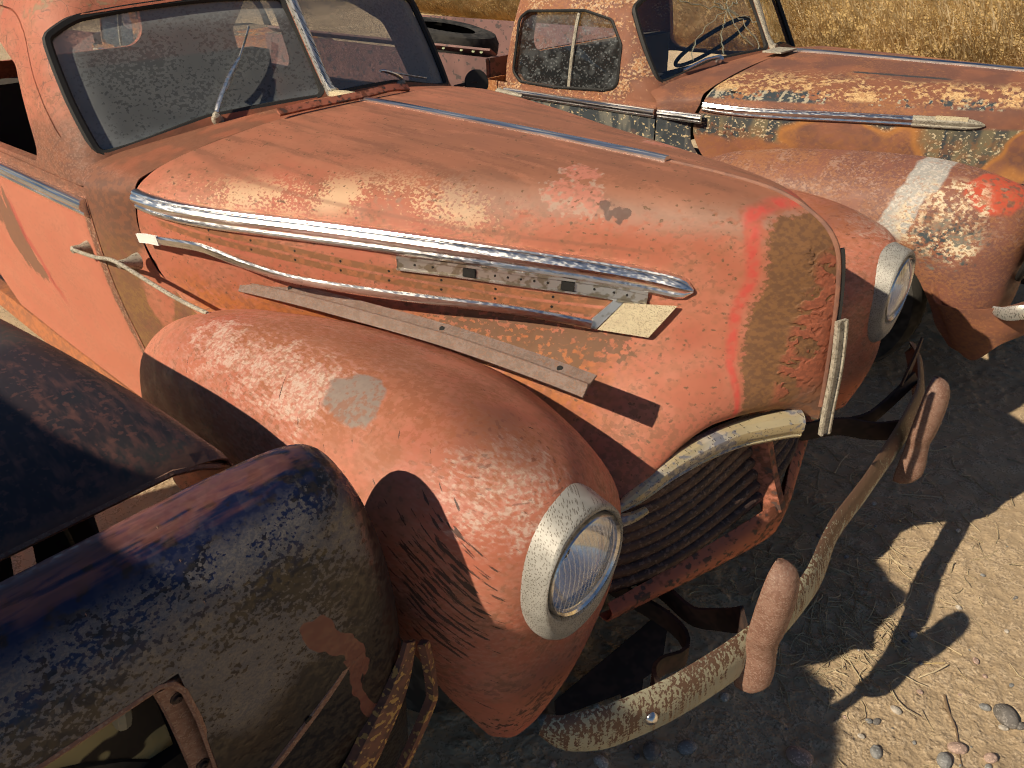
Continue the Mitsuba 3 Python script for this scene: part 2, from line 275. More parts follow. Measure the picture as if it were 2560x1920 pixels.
def t_body(p, n, uv):
    c, mid, hi = rusty(p); fine = F(p, 150, 2, 5); st = fbm(p.x * 24, p.y, p.z * 4.5, 3)
    c = mix(c, mix((.55, .40, .25), (.42, .19, .08), thr(fine, .5, .1)), thr(mid * .5 + F(p, 110, 3, 12) * .5 + .04 * smoothstep(1.1, 1.3, p.z), .575, .04) * smoothstep(-1.30, -1.45, p.x) * .85)
    lo = smoothstep(.895, .88, p.z) * smoothstep(-1.0, -1.2, p.x)
    c = mix(c, mix(mix((.045, .056, .066), (.16, .16, .14), thr(st, .55, .08)), (.55, .45, .28), thr(hi * .5 + fine * .5, .63, .03)), lo * thr(F(p, 4, 3, 6) + .1, .45, .06))
    c = mix(c, (.40, .155, .045), smoothstep(-2.28, -2.31, p.x) * .55 * thr(mid + hi * .4, .6, .1))
    c = mix(c, mix((.45, .43, .42), (.25, .22, .2), fine), blot(p, (-2.33, 1.53, 1.2), (.03, .1, .14), mid, 1.2, .1) * .9)
    return c
bsdf('truck_paint', t_body, lambda p, n, uv: .5 + .3 * F(p, 30, 2, 3), lambda p, n, uv: F(p, 60, 3, 8) * .0012, 1.0, .002, specular=.3)
bsdf('truck_bed', lambda p, n, uv: mix(mix((.21, .115, .105), (.16, .09, .085), thr(F(p, 6, 3), .5, .1)), (.08, .06, .06), thr(F(p, 40, 3, 3), .64, .04)), .7)

# ---- the dark truck
def d_fend(p, n, uv):
    mid, hi, fine = F(p, 10, 4, 3), F(p, 210, 3, 8), F(p, 420, 2, 5); st = fbm(p.x * 90, p.y * 14, p.z * 90, 4)
    c = mix((.013, .012, .015), (.022, .014, .012), thr(mid, .5, .15))
    c = mix(c, (.010, .016, .055), smoothstep(.89, .94, p.z) * thr(F(p, 60, 3, 2) + mid * .3, .58, .10) * .9)
    area = smoothstep(.72, .80, p.z + (mid - .5) * .16 - .25 * dr.maximum(-1.1 - p.y - .1, 0) * 0) * smoothstep(.985, .955, p.z + (mid - .5) * .03) * smoothstep(-.985, -1.03, p.y)
    flake = thr(hi * .50 + mid * .72 + (fine - .5) * .22 + .05 * smoothstep(.10, .0, dr.abs(p.z - .93)), .61, .025)
    c = mix(c, mix((.135, .125, .12), (.085, .085, .10), thr(fine, .5, .15)), area * flake)
    c = mix(c, (.070, .050, .034), area * thr(F(p, 6, 3, 41), .5, .1) * smoothstep(.90, .82, p.z) * thr(hi, .45, .12) * .55)
    c = mix(c, mix((.25, .100, .080), (.14, .06, .055), thr(st, .5, .12)), smoothstep(.982, .996, p.z + (st - .5) * .03) * thr(F(p, 6, 3, 17) + (st - .5) * .9, .47, .12) * .8)
    wz = mi.Point3f(p.x, p.y + .35 * (p.z - .72) + (mid - .5) * .10, p.z)
    c = mix(c, (.15, .058, .045), dr.maximum(blot(wz, (-.125, -1.085, .745), (.2, .018, .085), F(p, 26, 4, 3), 1.1, .05), blot(wz, (-.125, -1.105, .63), (.2, .014, .09), F(p, 26, 4, 5), 1.2, .05)))
    return mix(c, (.035, .03, .024), smoothstep(.62, .5, p.z) * thr(hi, .5, .1))
bsdf('dark_paint', d_fend, lambda p, n, uv: .22 + .38 * thr(F(p, 110, 3, 8), .5, .1), lambda p, n, uv: F(p, 110, 2, 8) * .0004 + F(p, 190, 2, 5) * .0003, 1.0, .0015, specular=.5)
def d_hood(p, n, uv):
    mid, hi = F(p, 7, 3, 3), F(p, 120, 3, 8); st = fbm(p.x * 22, p.y * 110, p.z * 60, 4)
    c = mix((.040, .030, .034), (.026, .027, .033), thr(mid, .5, .15))
    c = mix(c, (.105, .105, .085), thr(F(p, 3, 3, 23), .57, .1) * .5)
    c = mix(c, (.16, .075, .062), thr(st * .6 + mid * .55, .63, .12) * .6)
    c = mix(c, (.15, .07, .058), thr(hi, .62, .06) * .5)
    return mix(c, mix((.20, .105, .075), (.10, .06, .05), hi), smoothstep(.936, .925, p.z + (hi - .5) * .012) * .9)
bsdf('dark_hood', d_hood, lambda p, n, uv: .34 + .2 * F(p, 30, 2, 3), lambda p, n, uv: F(p, 70, 3, 8) * .0006, 1.0, .0015, specular=.4)
bsdf('cream_peel', lambda p, n, uv: mix(mix(mix((.30, .26, .13), (.22, .21, .12), thr(F(p, 8, 2), .5, .1)), (.26, .13, .03), thr(F(p, 14, 3, 8), .58, .06) * .8), (.012, .009, .008), thr(F(p, 11, 3, 4), .57, .012)), .7)
plain('cream_old', (.27, .26, .20), .6)

# ---- small metals and the rest
def rustmix(a, b, s=60, t=.5, c=None):
    def f(p, n, uv):
        m, h = F(p, s * .3, 3, 2), F(p, s, 3, 9); r = mix(a, b, thr(m * .5 + h * .5, t, .08)); return r if c is None else mix(r, c, thr(F(p, s * 2, 2, 5), .62, .04))
    return f
bsdf('rust', rustmix((.20, .085, .045), (.13, .06, .04)), .8)
bsdf('dark_rust', rustmix((.055, .032, .026), (.028, .020, .018)), .75)
bsdf('grey_rust', rustmix((.215, .160, .140), (.170, .120, .098), 220, .5, (.24, .125, .08)), .75, lambda p, n, uv: F(p, 180, 2) * .0006, 1.0, .001)
bsdf('guard_rust', rustmix((.235, .135, .100), (.185, .098, .070), 200, .5, (.27, .18, .14)), .6, lambda p, n, uv: F(p, 200, 2) * .0006, 1.0, .001, specular=.4)
bsdf('grille_rust', rustmix((.095, .052, .040), (.060, .037, .032), 70, .5, (.15, .10, .08)), .6, lambda p, n, uv: F(p, 220, 2) * .0003, 1.0, .001)
def bump_p(p, n, uv):
    m, h, st = F(p, 10, 3, 2), F(p, 260, 3, 9), fbm(p.x * 230, p.y * 230, p.z * 24, 4)
    c = mix((.38, .36, .25), (.31, .31, .23), thr(m, .5, .15)); c = mix(c, (.30, .22, .125), thr(st * .6 + m * .4, .54, .08) * .7)
    return mix(c, (.14, .080, .052), thr(h * .35 + st * .5 + m * .25 + .14 * smoothstep(.40, .455, p.z) + .12 * smoothstep(-.3, .25, p.y), .665, .04))
bsdf('bumper_paint', bump_p, .55, lambda p, n, uv: F(p, 90, 3, 9) * .0006, 1.0, .001, specular=.4)
def bez(p, n, uv):
    v = voronoi(p.y * 260 + p.x * 200, p.z * 260); h = F(p, 60, 2, 3)
    c = mix((.27, .27, .25), (.40, .395, .37), h); return mix(c, (.12, .105, .085), smoothstep(.36, .20, v[0]) * thr(v[2], .30, .05) * .8)
bsdf('bezel', bez, .5, metallic=.15)
def chrome_c(p, n, uv): return mix((.82, .82, .83), (.52, .50, .47), thr(fbm(p.x * 9, p.y * 220, p.z * 220, 3), .62, .06) * .6)
bsdf('chrome', chrome_c, lambda p, n, uv: .20 + .14 * thr(fbm(p.x * 6, p.y * 260, p.z * 260, 2), .52, .15), metallic=1.)
bsdf('chrome_dull', lambda p, n, uv: mix((.66, .65, .62), (.40, .36, .28), thr(F(p, 60, 3, 6), .56, .06)), .32, metallic=.9)
def pit(p, n, uv):
    v = voronoi(p.x * 210 + p.z * 120, p.y * 210 + p.z * 90); return mix((.76, .75, .70), (.15, .14, .12), smoothstep(.34, .20, v[0]) * thr(v[2], .4, .05))
bsdf('chrome_pitted', pit, .35, metallic=.75)
def brow(p, n, uv):
    v = voronoi(p.y * 240, p.z * 240 + p.x * 90); m = F(p, 16, 3, 4)
    c = mix((.52, .44, .27), (.56, .52, .44), thr(m, .5, .1)); c = mix(c, (.17, .19, .27), thr(F(p, 120, 2, 8) * .5 + m * .5, .54, .05) * .75); return mix(c, (.10, .08, .07), smoothstep(.28, .16, v[0]) * thr(v[2], .75, .05))
bsdf('brow_chrome', brow, .40, metallic=.35)
bsdf('pot_metal', rustmix((.46, .43, .35), (.35, .32, .26), 120, .5, (.22, .2, .16)), .6, lambda p, n, uv: F(p, 300, 2) * .0006, 1.0, .0008, metallic=.15)
bsdf('cream_plate', rustmix((.60, .53, .36), (.55, .475, .32), 240, .5, (.32, .25, .15)), .55)
plain('reflector', (.85, .85, .86), .10, metallic=1.)
for k, c, r in (('rubber_mat', (.016, .016, .016), .65), ('black', (.010, .010, .010), .85), ('interior', (.045, .04, .036), .9), ('white_tab', (.8, .8, .78), .5), ('crack_line', (.24, .25, .20), .6), ('pale_green', (.30, .36, .22), .6)): plain(k, c, r)
bsdf('tyre_mat', rustmix((.020, .020, .020), (.05, .048, .044), 30), .85)
def dustmask(p, n, uv):
    q = fold(p); m, h, f = F(q, 10, 3, 2), F(q, 55, 3, 7), F(q, 150, 2, 3)
    u = dr.abs(p.y); edge = smoothstep(.045, .0, p.z - (1.171 - .125 * u)) + smoothstep(.06, .0, 1.425 - p.z) + smoothstep(.09, .02, .655 - u)
    return dr.clip(.40 + .12 * thr(m, .5, .2) + .45 * dr.clip(edge, 0, 1) * (.5 + m) - .20 * thr(F(q, 150, 4, 7) + (m - .5) * .6, .56, .06), .08, .85)
TD = {'type': 'thindielectric', 'int_ior': 1.5}
scene['dust_film'] = {'type': 'twosided', 'b': {'type': 'diffuse', 'reflectance': {'type': 'rgb', 'value': [.25, .275, .29]}}}
scene['dirty_glass'] = {'type': 'blendbsdf', 'weight': proc(dustmask), 'a': TD, 'b': {'type': 'ref', 'id': 'dust_film'}}
scene['dusty_glass'] = {'type': 'blendbsdf', 'weight': .25, 'a': TD, 'b': {'type': 'ref', 'id': 'dust_film'}}
scene['truck_glass'] = {'type': 'blendbsdf', 'weight': proc(lambda p, n, uv: dr.clip(.06 + .14 * thr(F(p, 24, 3), .55, .1) + .3 * thr(F(p, 120, 2, 5), .66, .03), 0, .7)), 'a': TD, 'b': {'type': 'ref', 'id': 'dust_film'}}
scene['clear_glass'] = TD; scene['lens_glass'] = TD
plain('lens_flute', (.80, .83, .86), .25, specular=.8)
# ---- ground
def dirt(p, n, uv):
    lo, mid, hi, fi = fbm(p.x * 1.3, p.y * 1.3, 0.0, 3), fbm(p.x * 9, p.y * 9, 2.0, 3), fbm(p.x * 60, p.y * 60, 4.0, 3), fbm(p.x * 240, p.y * 240, 1.0, 2)
    c = mix((.50, .395, .265), (.41, .315, .205), thr(lo * .6 + mid * .4, .5, .15)); c = mix(c, (.58, .47, .33), thr(hi, .58, .08) * .6)
    c = mix(c, (.27, .20, .13), thr(fi * .5 + hi * .5, .60, .05) * .7)
    return mix(c, (.46, .34, .16), smoothstep(7.6, 8.6, p.y + .22 * p.x))
bsdf('dirt', dirt, 1.0, lambda p, n, uv: fbm(p.x * 60, p.y * 60, 4.0, 3) * .006 + fbm(p.x * 200, p.y * 200, 1.0, 3) * .004, 1.0, .0015, specular=.1)
scene['straw_mat'] = {'type': 'twosided', 'b': {'type': 'principled', 'base_color': {'type': 'mesh_attribute', 'name': 'vertex_color'}, 'roughness': .8, 'specular': .2}}
for i, c in enumerate(((.23, .235, .235), (.40, .29, .24), (.46, .42, .36), (.17, .16, .15))):
    bsdf(f'stone_{i}', rustmix(c, tuple(q * .75 for q in c), 120, .5, tuple(min(q * 1.4, .7) for q in c)), .7)
plain('straw_stem', (.55, .42, .20), .7); bsdf('bead_rust', rustmix((.27, .125, .082), (.19, .095, .07)), .7)
bsdf('bracket_rust', rustmix((.17, .075, .05), (.10, .05, .04), 70, .5, (.40, .24, .08)), .65)
bsdf('rust_orange', rustmix((.42, .15, .06), (.30, .12, .06)), .7)
plain('twig', (.20, .14, .09), .8)
# ------------------------------------------------------------------ the body of this make: a V windshield, a butterfly hood with a prow, pontoon fenders
H_CURVES = [
    [(-1.402, 0, 1.177), (-1.2, 0, 1.178), (-.97, 0, 1.176), (-.72, 0, 1.174), (-.45, 0, 1.170), (-.28, 0, 1.166), (-.16, 0, 1.160), (-.09, 0, 1.153), (-.033, 0, 1.139), (.022, 0, 1.112)],
    [(-1.407, -.20, 1.173), (-1.2, -.19, 1.172), (-.97, -.17, 1.169), (-.72, -.155, 1.166), (-.45, -.13, 1.160), (-.28, -.115, 1.153), (-.16, -.10, 1.142), (-.07, -.08, 1.126), (-.005, -.045, 1.106), (.052, 0, 1.088)],
    [(-1.42, -.465, 1.144), (-1.2, -.42, 1.144), (-.97, -.36, 1.144), (-.72, -.29, 1.143), (-.45, -.222, 1.136), (-.28, -.172, 1.126), (-.155, -.14, 1.110), (-.055, -.105, 1.089), (.022, -.058, 1.066), (.074, 0, 1.046)],
    [(-1.448, -.65, 1.094), (-1.2, -.585, 1.094), (-.97, -.485, 1.102), (-.72, -.38, 1.1), (-.45, -.275, 1.088), (-.28, -.205, 1.073), (-.155, -.158, 1.053), (-.055, -.115, 1.032), (.03, -.062, 1.012), (.083, 0, 1.0)],
    [(-1.452, -.702, 1.05), (-1.22, -.645, 1.034), (-.98, -.548, 1.028), (-.74, -.447, 1.02), (-.47, -.322, 1.003), (-.30, -.225, .985), (-.15, -.165, .968), (-.045, -.118, .955), (.04, -.06, .945), (.09, 0, .94)],
    [(-1.486, -.706, .945), (-1.22, -.66, .92), (-.98, -.565, .91), (-.74, -.465, .9), (-.46, -.335, .885), (-.29, -.25, .87), (-.14, -.19, .85), (-.03, -.135, .83), (.05, -.07, .815), (.098, 0, .81)],
    [(-1.45, -.703, .855), (-1.2, -.645, .83), (-.96, -.555, .82), (-.7, -.465, .815), (-.44, -.37, .79), (-.27, -.32, .76), (-.12, -.285, .735), (-.02, -.18, .74), (.045, -.085, .74), (.102, 0, .735)],
    [(-1.30, -.69, .75), (-1.1, -.60, .735), (-.9, -.50, .735), (-.62, -.455, .74), (-.42, -.45, .73), (-.27, -.435, .685), (-.115, -.42, .60), (-.062, -.20, .695), (.0, -.075, .697), (.104, 0, .679)]]
def corr(curves, nu, nv, ts=None):
    """loft whose curves correspond point by point"""
    C = np.array(curves, float); m = C.shape[1]
    d = np.mean(np.linalg.norm(np.diff(C, axis=1), axis=2), axis=0); d = np.r_[0, np.cumsum(d)]; d /= d[-1]
    U = Akima1DInterpolator(d, C, axis=1)(np.linspace(0, 1, nu))
    e = np.r_[0, np.cumsum(np.mean(np.linalg.norm(np.diff(U, axis=0), axis=2), axis=1))]; e /= e[-1]
    return PchipInterpolator(e, U, axis=0)(np.linspace(0, 1, nv) if ts is None else ts)
HOOD = corr(H_CURVES, 130, 70)
def hood_curve(v, n=80): return spl(H_CURVES[v], n, kind='akima')
def near_on(P, q):
    """the point of grid P nearest to q and its outward normal there"""
    d = np.linalg.norm(P - np.asarray(q), axis=2); i = np.unravel_index(np.argmin(d), d.shape); return P[i], -normals(P)[i]

FC = (-.55, .40)                      # wheel centre (x, z) round which the fender's stations turn
# angle: (inner y, r), (crown inner y, r), (crown y, r), (shoulder y, r), (side y, r), (lower side y, r), (arch edge y, r)
F_TAB = [
    (190, (-.70, .93), (-.75, .92), (-.80, .90), (-.845, .86), (-.865, .76), (-.875, .60), (-.87, .44)),
    (178, (-.70, .94), (-.75, .93), (-.80, .905), (-.85, .86), (-.88, .76), (-.89, .58), (-.885, .42)),
    (167, (-.68, .87), (-.74, .895), (-.80, .885), (-.855, .84), (-.90, .72), (-.915, .54), (-.905, .39)),
    (152, (-.62, .73), (-.70, .78), (-.785, .795), (-.86, .755), (-.92, .62), (-.935, .46), (-.92, .35)),
    (140, (-.565, .60), (-.66, .665), (-.775, .69), (-.86, .65), (-.92, .55), (-.94, .42), (-.925, .33)),
    (121, (-.475, .452), (-.60, .525), (-.755, .562), (-.855, .527), (-.92, .45), (-.945, .36), (-.93, .30)),
    (95, (-.44, .390), (-.58, .462), (-.745, .51), (-.85, .475), (-.92, .40), (-.95, .325), (-.935, .285)),
    (72, (-.428, .398), (-.575, .49), (-.745, .545), (-.85, .507), (-.92, .42), (-.95, .33), (-.935, .285)),
    (58, (-.423, .42), (-.57, .53), (-.745, .598), (-.85, .555), (-.92, .45), (-.945, .345), (-.93, .29)),
    (47, (-.42, .44), (-.56, .572), (-.74, .652), (-.85, .597), (-.91, .48), (-.94, .36), (-.925, .295)),
    (39, (-.42, .458), (-.555, .598), (-.72, .682), (-.84, .618), (-.9, .495), (-.93, .37), (-.92, .30)),
    (29, (-.42, .478), (-.55, .585), (-.70, .640), (-.825, .595), (-.895, .495), (-.925, .385), (-.915, .31)),
    (18, (-.43, .46), (-.55, .54), (-.70, .572), (-.82, .55), (-.89, .475), (-.915, .39), (-.905, .32)),
    (8, (-.45, .445), (-.57, .515), (-.71, .548), (-.82, .53), (-.88, .475), (-.90, .40), (-.89, .335)),
    (-2, (-.49, .44), (-.60, .495), (-.725, .524), (-.815, .512), (-.865, .465), (-.88, .41), (-.875, .355)),
    (-10, (-.55, .445), (-.65, .488), (-.74, .508), (-.81, .50), (-.845, .47), (-.855, .435), (-.85, .395)),
    (-14, (-.62, .46), (-.69, .49), (-.75, .503), (-.80, .498), (-.825, .48), (-.84, .455), (-.835, .425))]
def fender_grid(tab=F_TAB, c=FC, nu=110, nv=56):
    curves = []
    for j in range(1, 8):
        curves.append([(c[0] + r[j][1] * math.cos(math.radians(r[0])), r[j][0], c[1] + r[j][1] * math.sin(math.radians(r[0]))) for r in tab])
    return corr(curves, nu, nv)
FENDER = fender_grid()

# ------------------------------------------------------------------ red sedan
sedan = thing('rusty_sedan', 'big faded red rusty 1940s sedan in the middle with round chrome-ringed headlights', 'car')
def both(name, P, t, bsdf, out, **k):
    part(sedan, name, shell(P, t, out), bsdf, smooth=True, **k)
    part(sedan, name, mir(shell(P, t, out)), bsdf, smooth=True)
both('hood_panel', HOOD, .0025, 'red_paint', -1, label='faded red and brown rusted hood half')
def lamp_hole(m):
    v, f = m; c = v[f].mean(1); return v, f[~((np.hypot(c[:, 1] + .712, c[:, 2] - .714) < .094) & (c[:, 0] > -.12))]
part(sedan, 'front_fender', lamp_hole(shell(FENDER, .0025, -1)), 'red_fender', smooth=True, label='bulging red rusted front fender')
part(sedan, 'front_fender', mir(lamp_hole(shell(FENDER, .0025, -1))), 'red_fender', smooth=True)

# cowl between hood seam, windshield and door seam
cf = [(-1.408, 0, 1.1765), (-1.414, -.28, 1.165), (-1.426, -.465, 1.143), (-1.452, -.64, 1.098), (-1.458, -.688, 1.078), (-1.459, -.702, 1.05), (-1.492, -.706, .96), (-1.487, -.706, .9), (-1.455, -.705, .845), (-1.36, -.692, .785), (-1.25, -.68, .70), (-1.25, -.68, .55), (-1.25, -.68, .38)]
cb = [(-1.588, 0, 1.168), (-1.66, -.30, 1.138), (-1.70, -.465, 1.116), (-1.745, -.645, 1.088), (-1.76, -.70, 1.068), (-1.70, -.742, 1.03), (-1.69, -.748, .96), (-1.69, -.749, .88), (-1.69, -.747, .80), (-1.69, -.744, .74), (-1.69, -.735, .65), (-1.69, -.716, .52), (-1.69, -.70, .38)]
ts = np.linspace(0, 1, 13); tt = np.linspace(0, 1, 90)
cfs, cbs = PchipInterpolator(ts, np.array(cf))(tt), PchipInterpolator(ts, np.array(cb))(tt)
w_lin = np.linspace(0, 1, 14)[:, None, None]
COWL = cfs[None] * (1 - w_lin) + cbs[None] * w_lin
COWL[:, :, 1] -= .012 * (np.sin(np.pi * w_lin[:, :, 0]) * np.clip((tt - .35) / .2, 0, 1)[None]); COWL[:, :, 2] += .006 * np.sin(np.pi * w_lin[:, :, 0]) * np.clip((.4 - tt) / .2, 0, 1)[None]
both('cowl', COWL, .0025, 'red_door', -1)

# cab: lofted solid, hollowed, with window openings cut
def side_y(z): return float(np.interp(z, [.16, .38, .52, .65, .74, .84, .97, 1.03, 1.1, 1.2, 1.3, 1.4, 1.5, 1.57, 1.62, 1.655], [.655, .70, .716, .735, .744, .749, .748, .742, .733, .716, .692, .655, .595, .52, .40, .2]))
def ws_x(y, z): return -.902 - .572 * z - .335 * abs(y)
def cab_section(z, off=0.0, xb0=-3.75):
    ys = side_y(z) - off
    dx = float(np.interp(z, [1.0, 1.46, 1.5, 1.57, 1.62, 1.655], [.018, .018, .005, -.12, -.36, -.7])) - off
    r = min(.10, ys * .4); yc = ys - r
    front = [(ws_x(y, z) + dx, -y) for y in np.linspace(0, yc, 12)]
    xe = ws_x(yc, z) + dx; arc = [(xe - (1 - math.cos(a)) * r * 1.3 - .335 * r * math.sin(a) * .6, -(yc + r * math.sin(a))) for a in np.linspace(.15, math.pi / 2, 9)]
    xb = xb0 + (.5 if xb0 < -3 else .12) * max(0, z - 1.1) - min(dx, 0) * .6 * (1 if xb0 < -3 else .4) + off
    side = [(x, -ys) for x in np.linspace(arc[-1][0] - .05, xb + .25, 14)]
    back = [(xb + .25 - .25 * math.sin(a), -(ys - .25 + .25 * math.cos(a)) if ys > .25 else -ys * math.cos(a)) for a in np.linspace(.2, math.pi / 2, 6)] + [(xb, -max(ys - .25, 0) * q) for q in (.6, .2)]
    half = front[:] + arc + side + back
    other = [(x, -y) for x, y in half[::-1]]
    return np.array([(x, y, z) for x, y in half] + [(x, y, z) for x, y in other[:-1]])
def cab_solid(off=0.0, zs=None, xb0=-3.75):
    zs = [1.02, 1.06, 1.1, 1.16, 1.22, 1.28, 1.34, 1.4, 1.46, 1.5, 1.535, 1.57, 1.595, 1.62, 1.64, 1.655] if zs is None else zs
    S = np.array([cab_section(z, off, xb0) for z in zs]); v, f = grid(S, wrap=True)
    k = S.shape[1]; o = len(v); v = np.vstack([v, S[0].mean(0)[None], S[-1].mean(0)[None] + [0, 0, .006]]); i = np.arange(k); j = (i + 1) % k; e = (len(zs) - 1) * k
    f = np.vstack([f, np.c_[i * 0 + o, j, i], np.c_[i * 0 + o + 1, e + i, e + j]])
    m = manifold3d.Manifold(manifold3d.Mesh(v.astype(np.float32), f.astype(np.uint32)))
    if m.volume() < 0: m = manifold3d.Manifold(manifold3d.Mesh(v.astype(np.float32), f[:, ::-1].astype(np.uint32).copy()))
    return m
def rounded(poly, r, n=6):
    """a closed polygon with rounded corners, (k,2)"""
    import shapely.geometry as sg
    p = sg.Polygon(poly).buffer(-r, join_style=1).buffer(r, join_style=1, quad_segs=n)
    return np.array(sg.polygon.orient(p, 1.0).exterior.coords)[:-1]
def prism(poly, o, ex, ey, ez, a, b):
    """polygon in the plane (o, ex, ey), extruded from a to b along ez"""
    m = manifold3d.Manifold.extrude(manifold3d.CrossSection([np.asarray(poly, float)]), b - a)
    M = np.zeros((3, 4)); M[:, 0], M[:, 1], M[:, 2] = ex, ey, ez; M[:, 3] = np.asarray(o) + np.asarray(ez) * a
    return m.transform(M)
# windshield plane frame (right half): origin at the foot of the divider
WO = A(-1.572, 0, 1.171); WN = A(.8335, -.2794, .4767); WN /= np.linalg.norm(WN)
WY = A(-.335 * 1, -1, 0) * A(1, 1, 1); WY = WY - WN * (WY @ WN); WY /= np.linalg.norm(WY); WZ = np.cross(WN, -WY); WZ /= np.linalg.norm(WZ)
if WZ[2] < 0: WZ = -WZ
def ws2(p): q = np.asarray(p) - WO; return (q @ WY, q @ WZ)
ws_corners = [ws2(p) for p in ((-1.572, -.012, 1.168), (-1.681, -.356, 1.146), (-1.747, -.662, 1.086), (-1.83, -.668, 1.23), (-1.905, -.655, 1.385), (-1.895, -.56, 1.428), (-1.80, -.206, 1.452), (-1.73, -.012, 1.446))]
ws_poly = rounded(ws_corners, .028)
cab = cab_solid() - cab_solid(.026, [.9, 1.1, 1.16, 1.22, 1.28, 1.34, 1.4, 1.46, 1.5, 1.54, 1.575, 1.6])
ws_cut = prism(ws_poly, WO, WY, WZ, np.cross(WY, WZ), -.3, .3)
cab = cab - ws_cut - ws_cut.mirror([0, 1, 0])
win = rounded([(-2.0, 1.045), (-2.11, 1.30), (-2.28, 1.365), (-2.75, 1.385), (-2.78, 1.03)], .045)   # door window (x, z)
win2 = rounded([(-2.9, 1.05), (-2.9, 1.37), (-3.15, 1.35), (-3.4, 1.2), (-3.42, 1.06)], .06)
for wp in (win, win2):
    cab = cab - prism(wp, (0, 0, 0), (1, 0, 0), (0, 0, 1), (0, -1, 0), -1.2, 1.2)
cab = cab - prism(rounded([(-.38, 1.14), (.38, 1.14), (.34, 1.4), (-.34, 1.4)], .08), (0, 0, 0), (0, 1, 0), (0, 0, 1), (1, 0, 0), -4.2, -3.2)
# groove of the door seam up the windshield post
seam = [(-1.70, 1.0), (-1.76, 1.07), (-1.86, 1.16), (-1.985, 1.30), (-2.06, 1.395), (-2.2, 1.44), (-2.8, 1.455)]
sp = spl([(x, 0, z) for x, z in seam], 40)[:, [0, 2]]; sd = np.gradient(sp, axis=0); sd /= np.linalg.norm(sd, axis=1, keepdims=True); sn = np.c_[-sd[:, 1], sd[:, 0]]
for i in range(len(sp) - 1):
    z = sp[i, 1]; q = np.vstack([sp[i] - sn[i] * .0025, sp[i + 1] - sn[i + 1] * .0025, sp[i + 1] + sn[i + 1] * .0025, sp[i] + sn[i] * .0025]) + np.array([[-1, -1], [1, 1], [1, 1], [-1, -1]]) * sd[i] * .001
    (ax, ay), (bx, by) = q[1] - q[0], q[2] - q[1]
    if ax * by - ay * bx < 0: q = q[::-1]
    cab = cab - prism(q, (0, 0, 0), (1, 0, 0), (0, 0, 1), (0, -1, 0), side_y(z) - .012, side_y(z) + .03)
part(sedan, 'cab', cab, 'red_door', smooth=38, label='rounded roof and window posts in flaking pinkish red')

# door skin and the body side behind it
def side_patch(x0, x1, z0, z1, nx=24, nz=26, top=None, bow=.01):
    P = np.zeros((nz, nx, 3))
    for i, z in enumerate(np.linspace(z1, z0, nz)):
        for j, x in enumerate(np.linspace(x0, x1, nx)):
            P[i, j] = (x, -side_y(z) - bow * math.sin(math.pi * np.clip((-1.69 - x) / 2.0, 0, 1)), z)
    return P
DOOR = side_patch(-1.697, -3.30, .17, 1.028, nx=40, nz=34)
both('door', DOOR, .003, 'red_door', 1, label='pink-red door scraped to rust, with an empty window')
REAR = side_patch(-3.306, -3.75, .36, 1.028, nx=12); both('rear_quarter', REAR, .003, 'red_door', 1)
# ---- trim, glass, lamps and bumper of the sedan
def offs(P, q, d):
    p, n = near_on(P, q); q = np.asarray(q); return q + n * (d - (q - p) @ n), n
def along(P, pts, n, d):
    """a path of n points that follows the surface P at distance d; returns points and normals"""
    q = spl(pts, n, kind='akima'); r = [offs(P, a, d) for a in q]
    pp, nn = np.array([a for a, b in r]), np.array([b for a, b in r])
    u = np.linspace(-1, 1, n); deg = min(6, len(pts) + 1)
    nn = np.stack([np.polyval(np.polyfit(u, nn[:, i], 4), u) for i in range(3)], 1); pp = np.stack([np.polyval(np.polyfit(u, pp[:, i], deg), u) for i in range(3)], 1)
    return pp, nn
MC = hood_curve(4, 90)[:75]                                             # the crease that carries the long moulding
SEC_M = 1.28 * np.array([(-.020, -.004), (-.020, .004), (-.016, .0075), (-.012, .0075), (-.010, .0055), (-.004, .012), (.003, .0145), (.010, .0125), (.013, .009), (.015, .010), (.018, .009), (.0205, .004), (.0205, -.004)])[::-1]
def moulding(parent, name, pts, nrm, sec, bsdf, taper=0, **k):
    sc = np.ones(len(pts))
    if taper: sc[-taper:] = np.sqrt(np.clip(1 - (np.arange(1, taper + 1) / taper) ** 2, .02, 1))
    return part(parent, name, sweep(pts, nrm, sec, sc), bsdf, smooth=28, **k)
pm, nm = along(HOOD, MC - np.c_[MC[:, :2] * 0, np.linspace(.014, -.002, len(MC))], 90, .003)
moulding(sedan, 'side_moulding', pm, nm, SEC_M, 'chrome', 3, label='long bright fluted chrome moulding along the hood side')
moulding(sedan, 'side_moulding', pm * [1, -1, 1], nm * [1, -1, 1], SEC_M[::-1] * [-1, 1], 'chrome', 3)
# door moulding
dm = np.array([(x, -side_y(.972) - .004 - .01 * math.sin(math.pi * np.clip((-1.69 - x) / 2, 0, 1)), .972 - .02 * (x + 1.70) * -.12) for x in np.linspace(-2.85, -1.705, 20)])
moulding(sedan, 'door_moulding', dm, (0, -1, 0), SEC_M * .95, 'chrome')
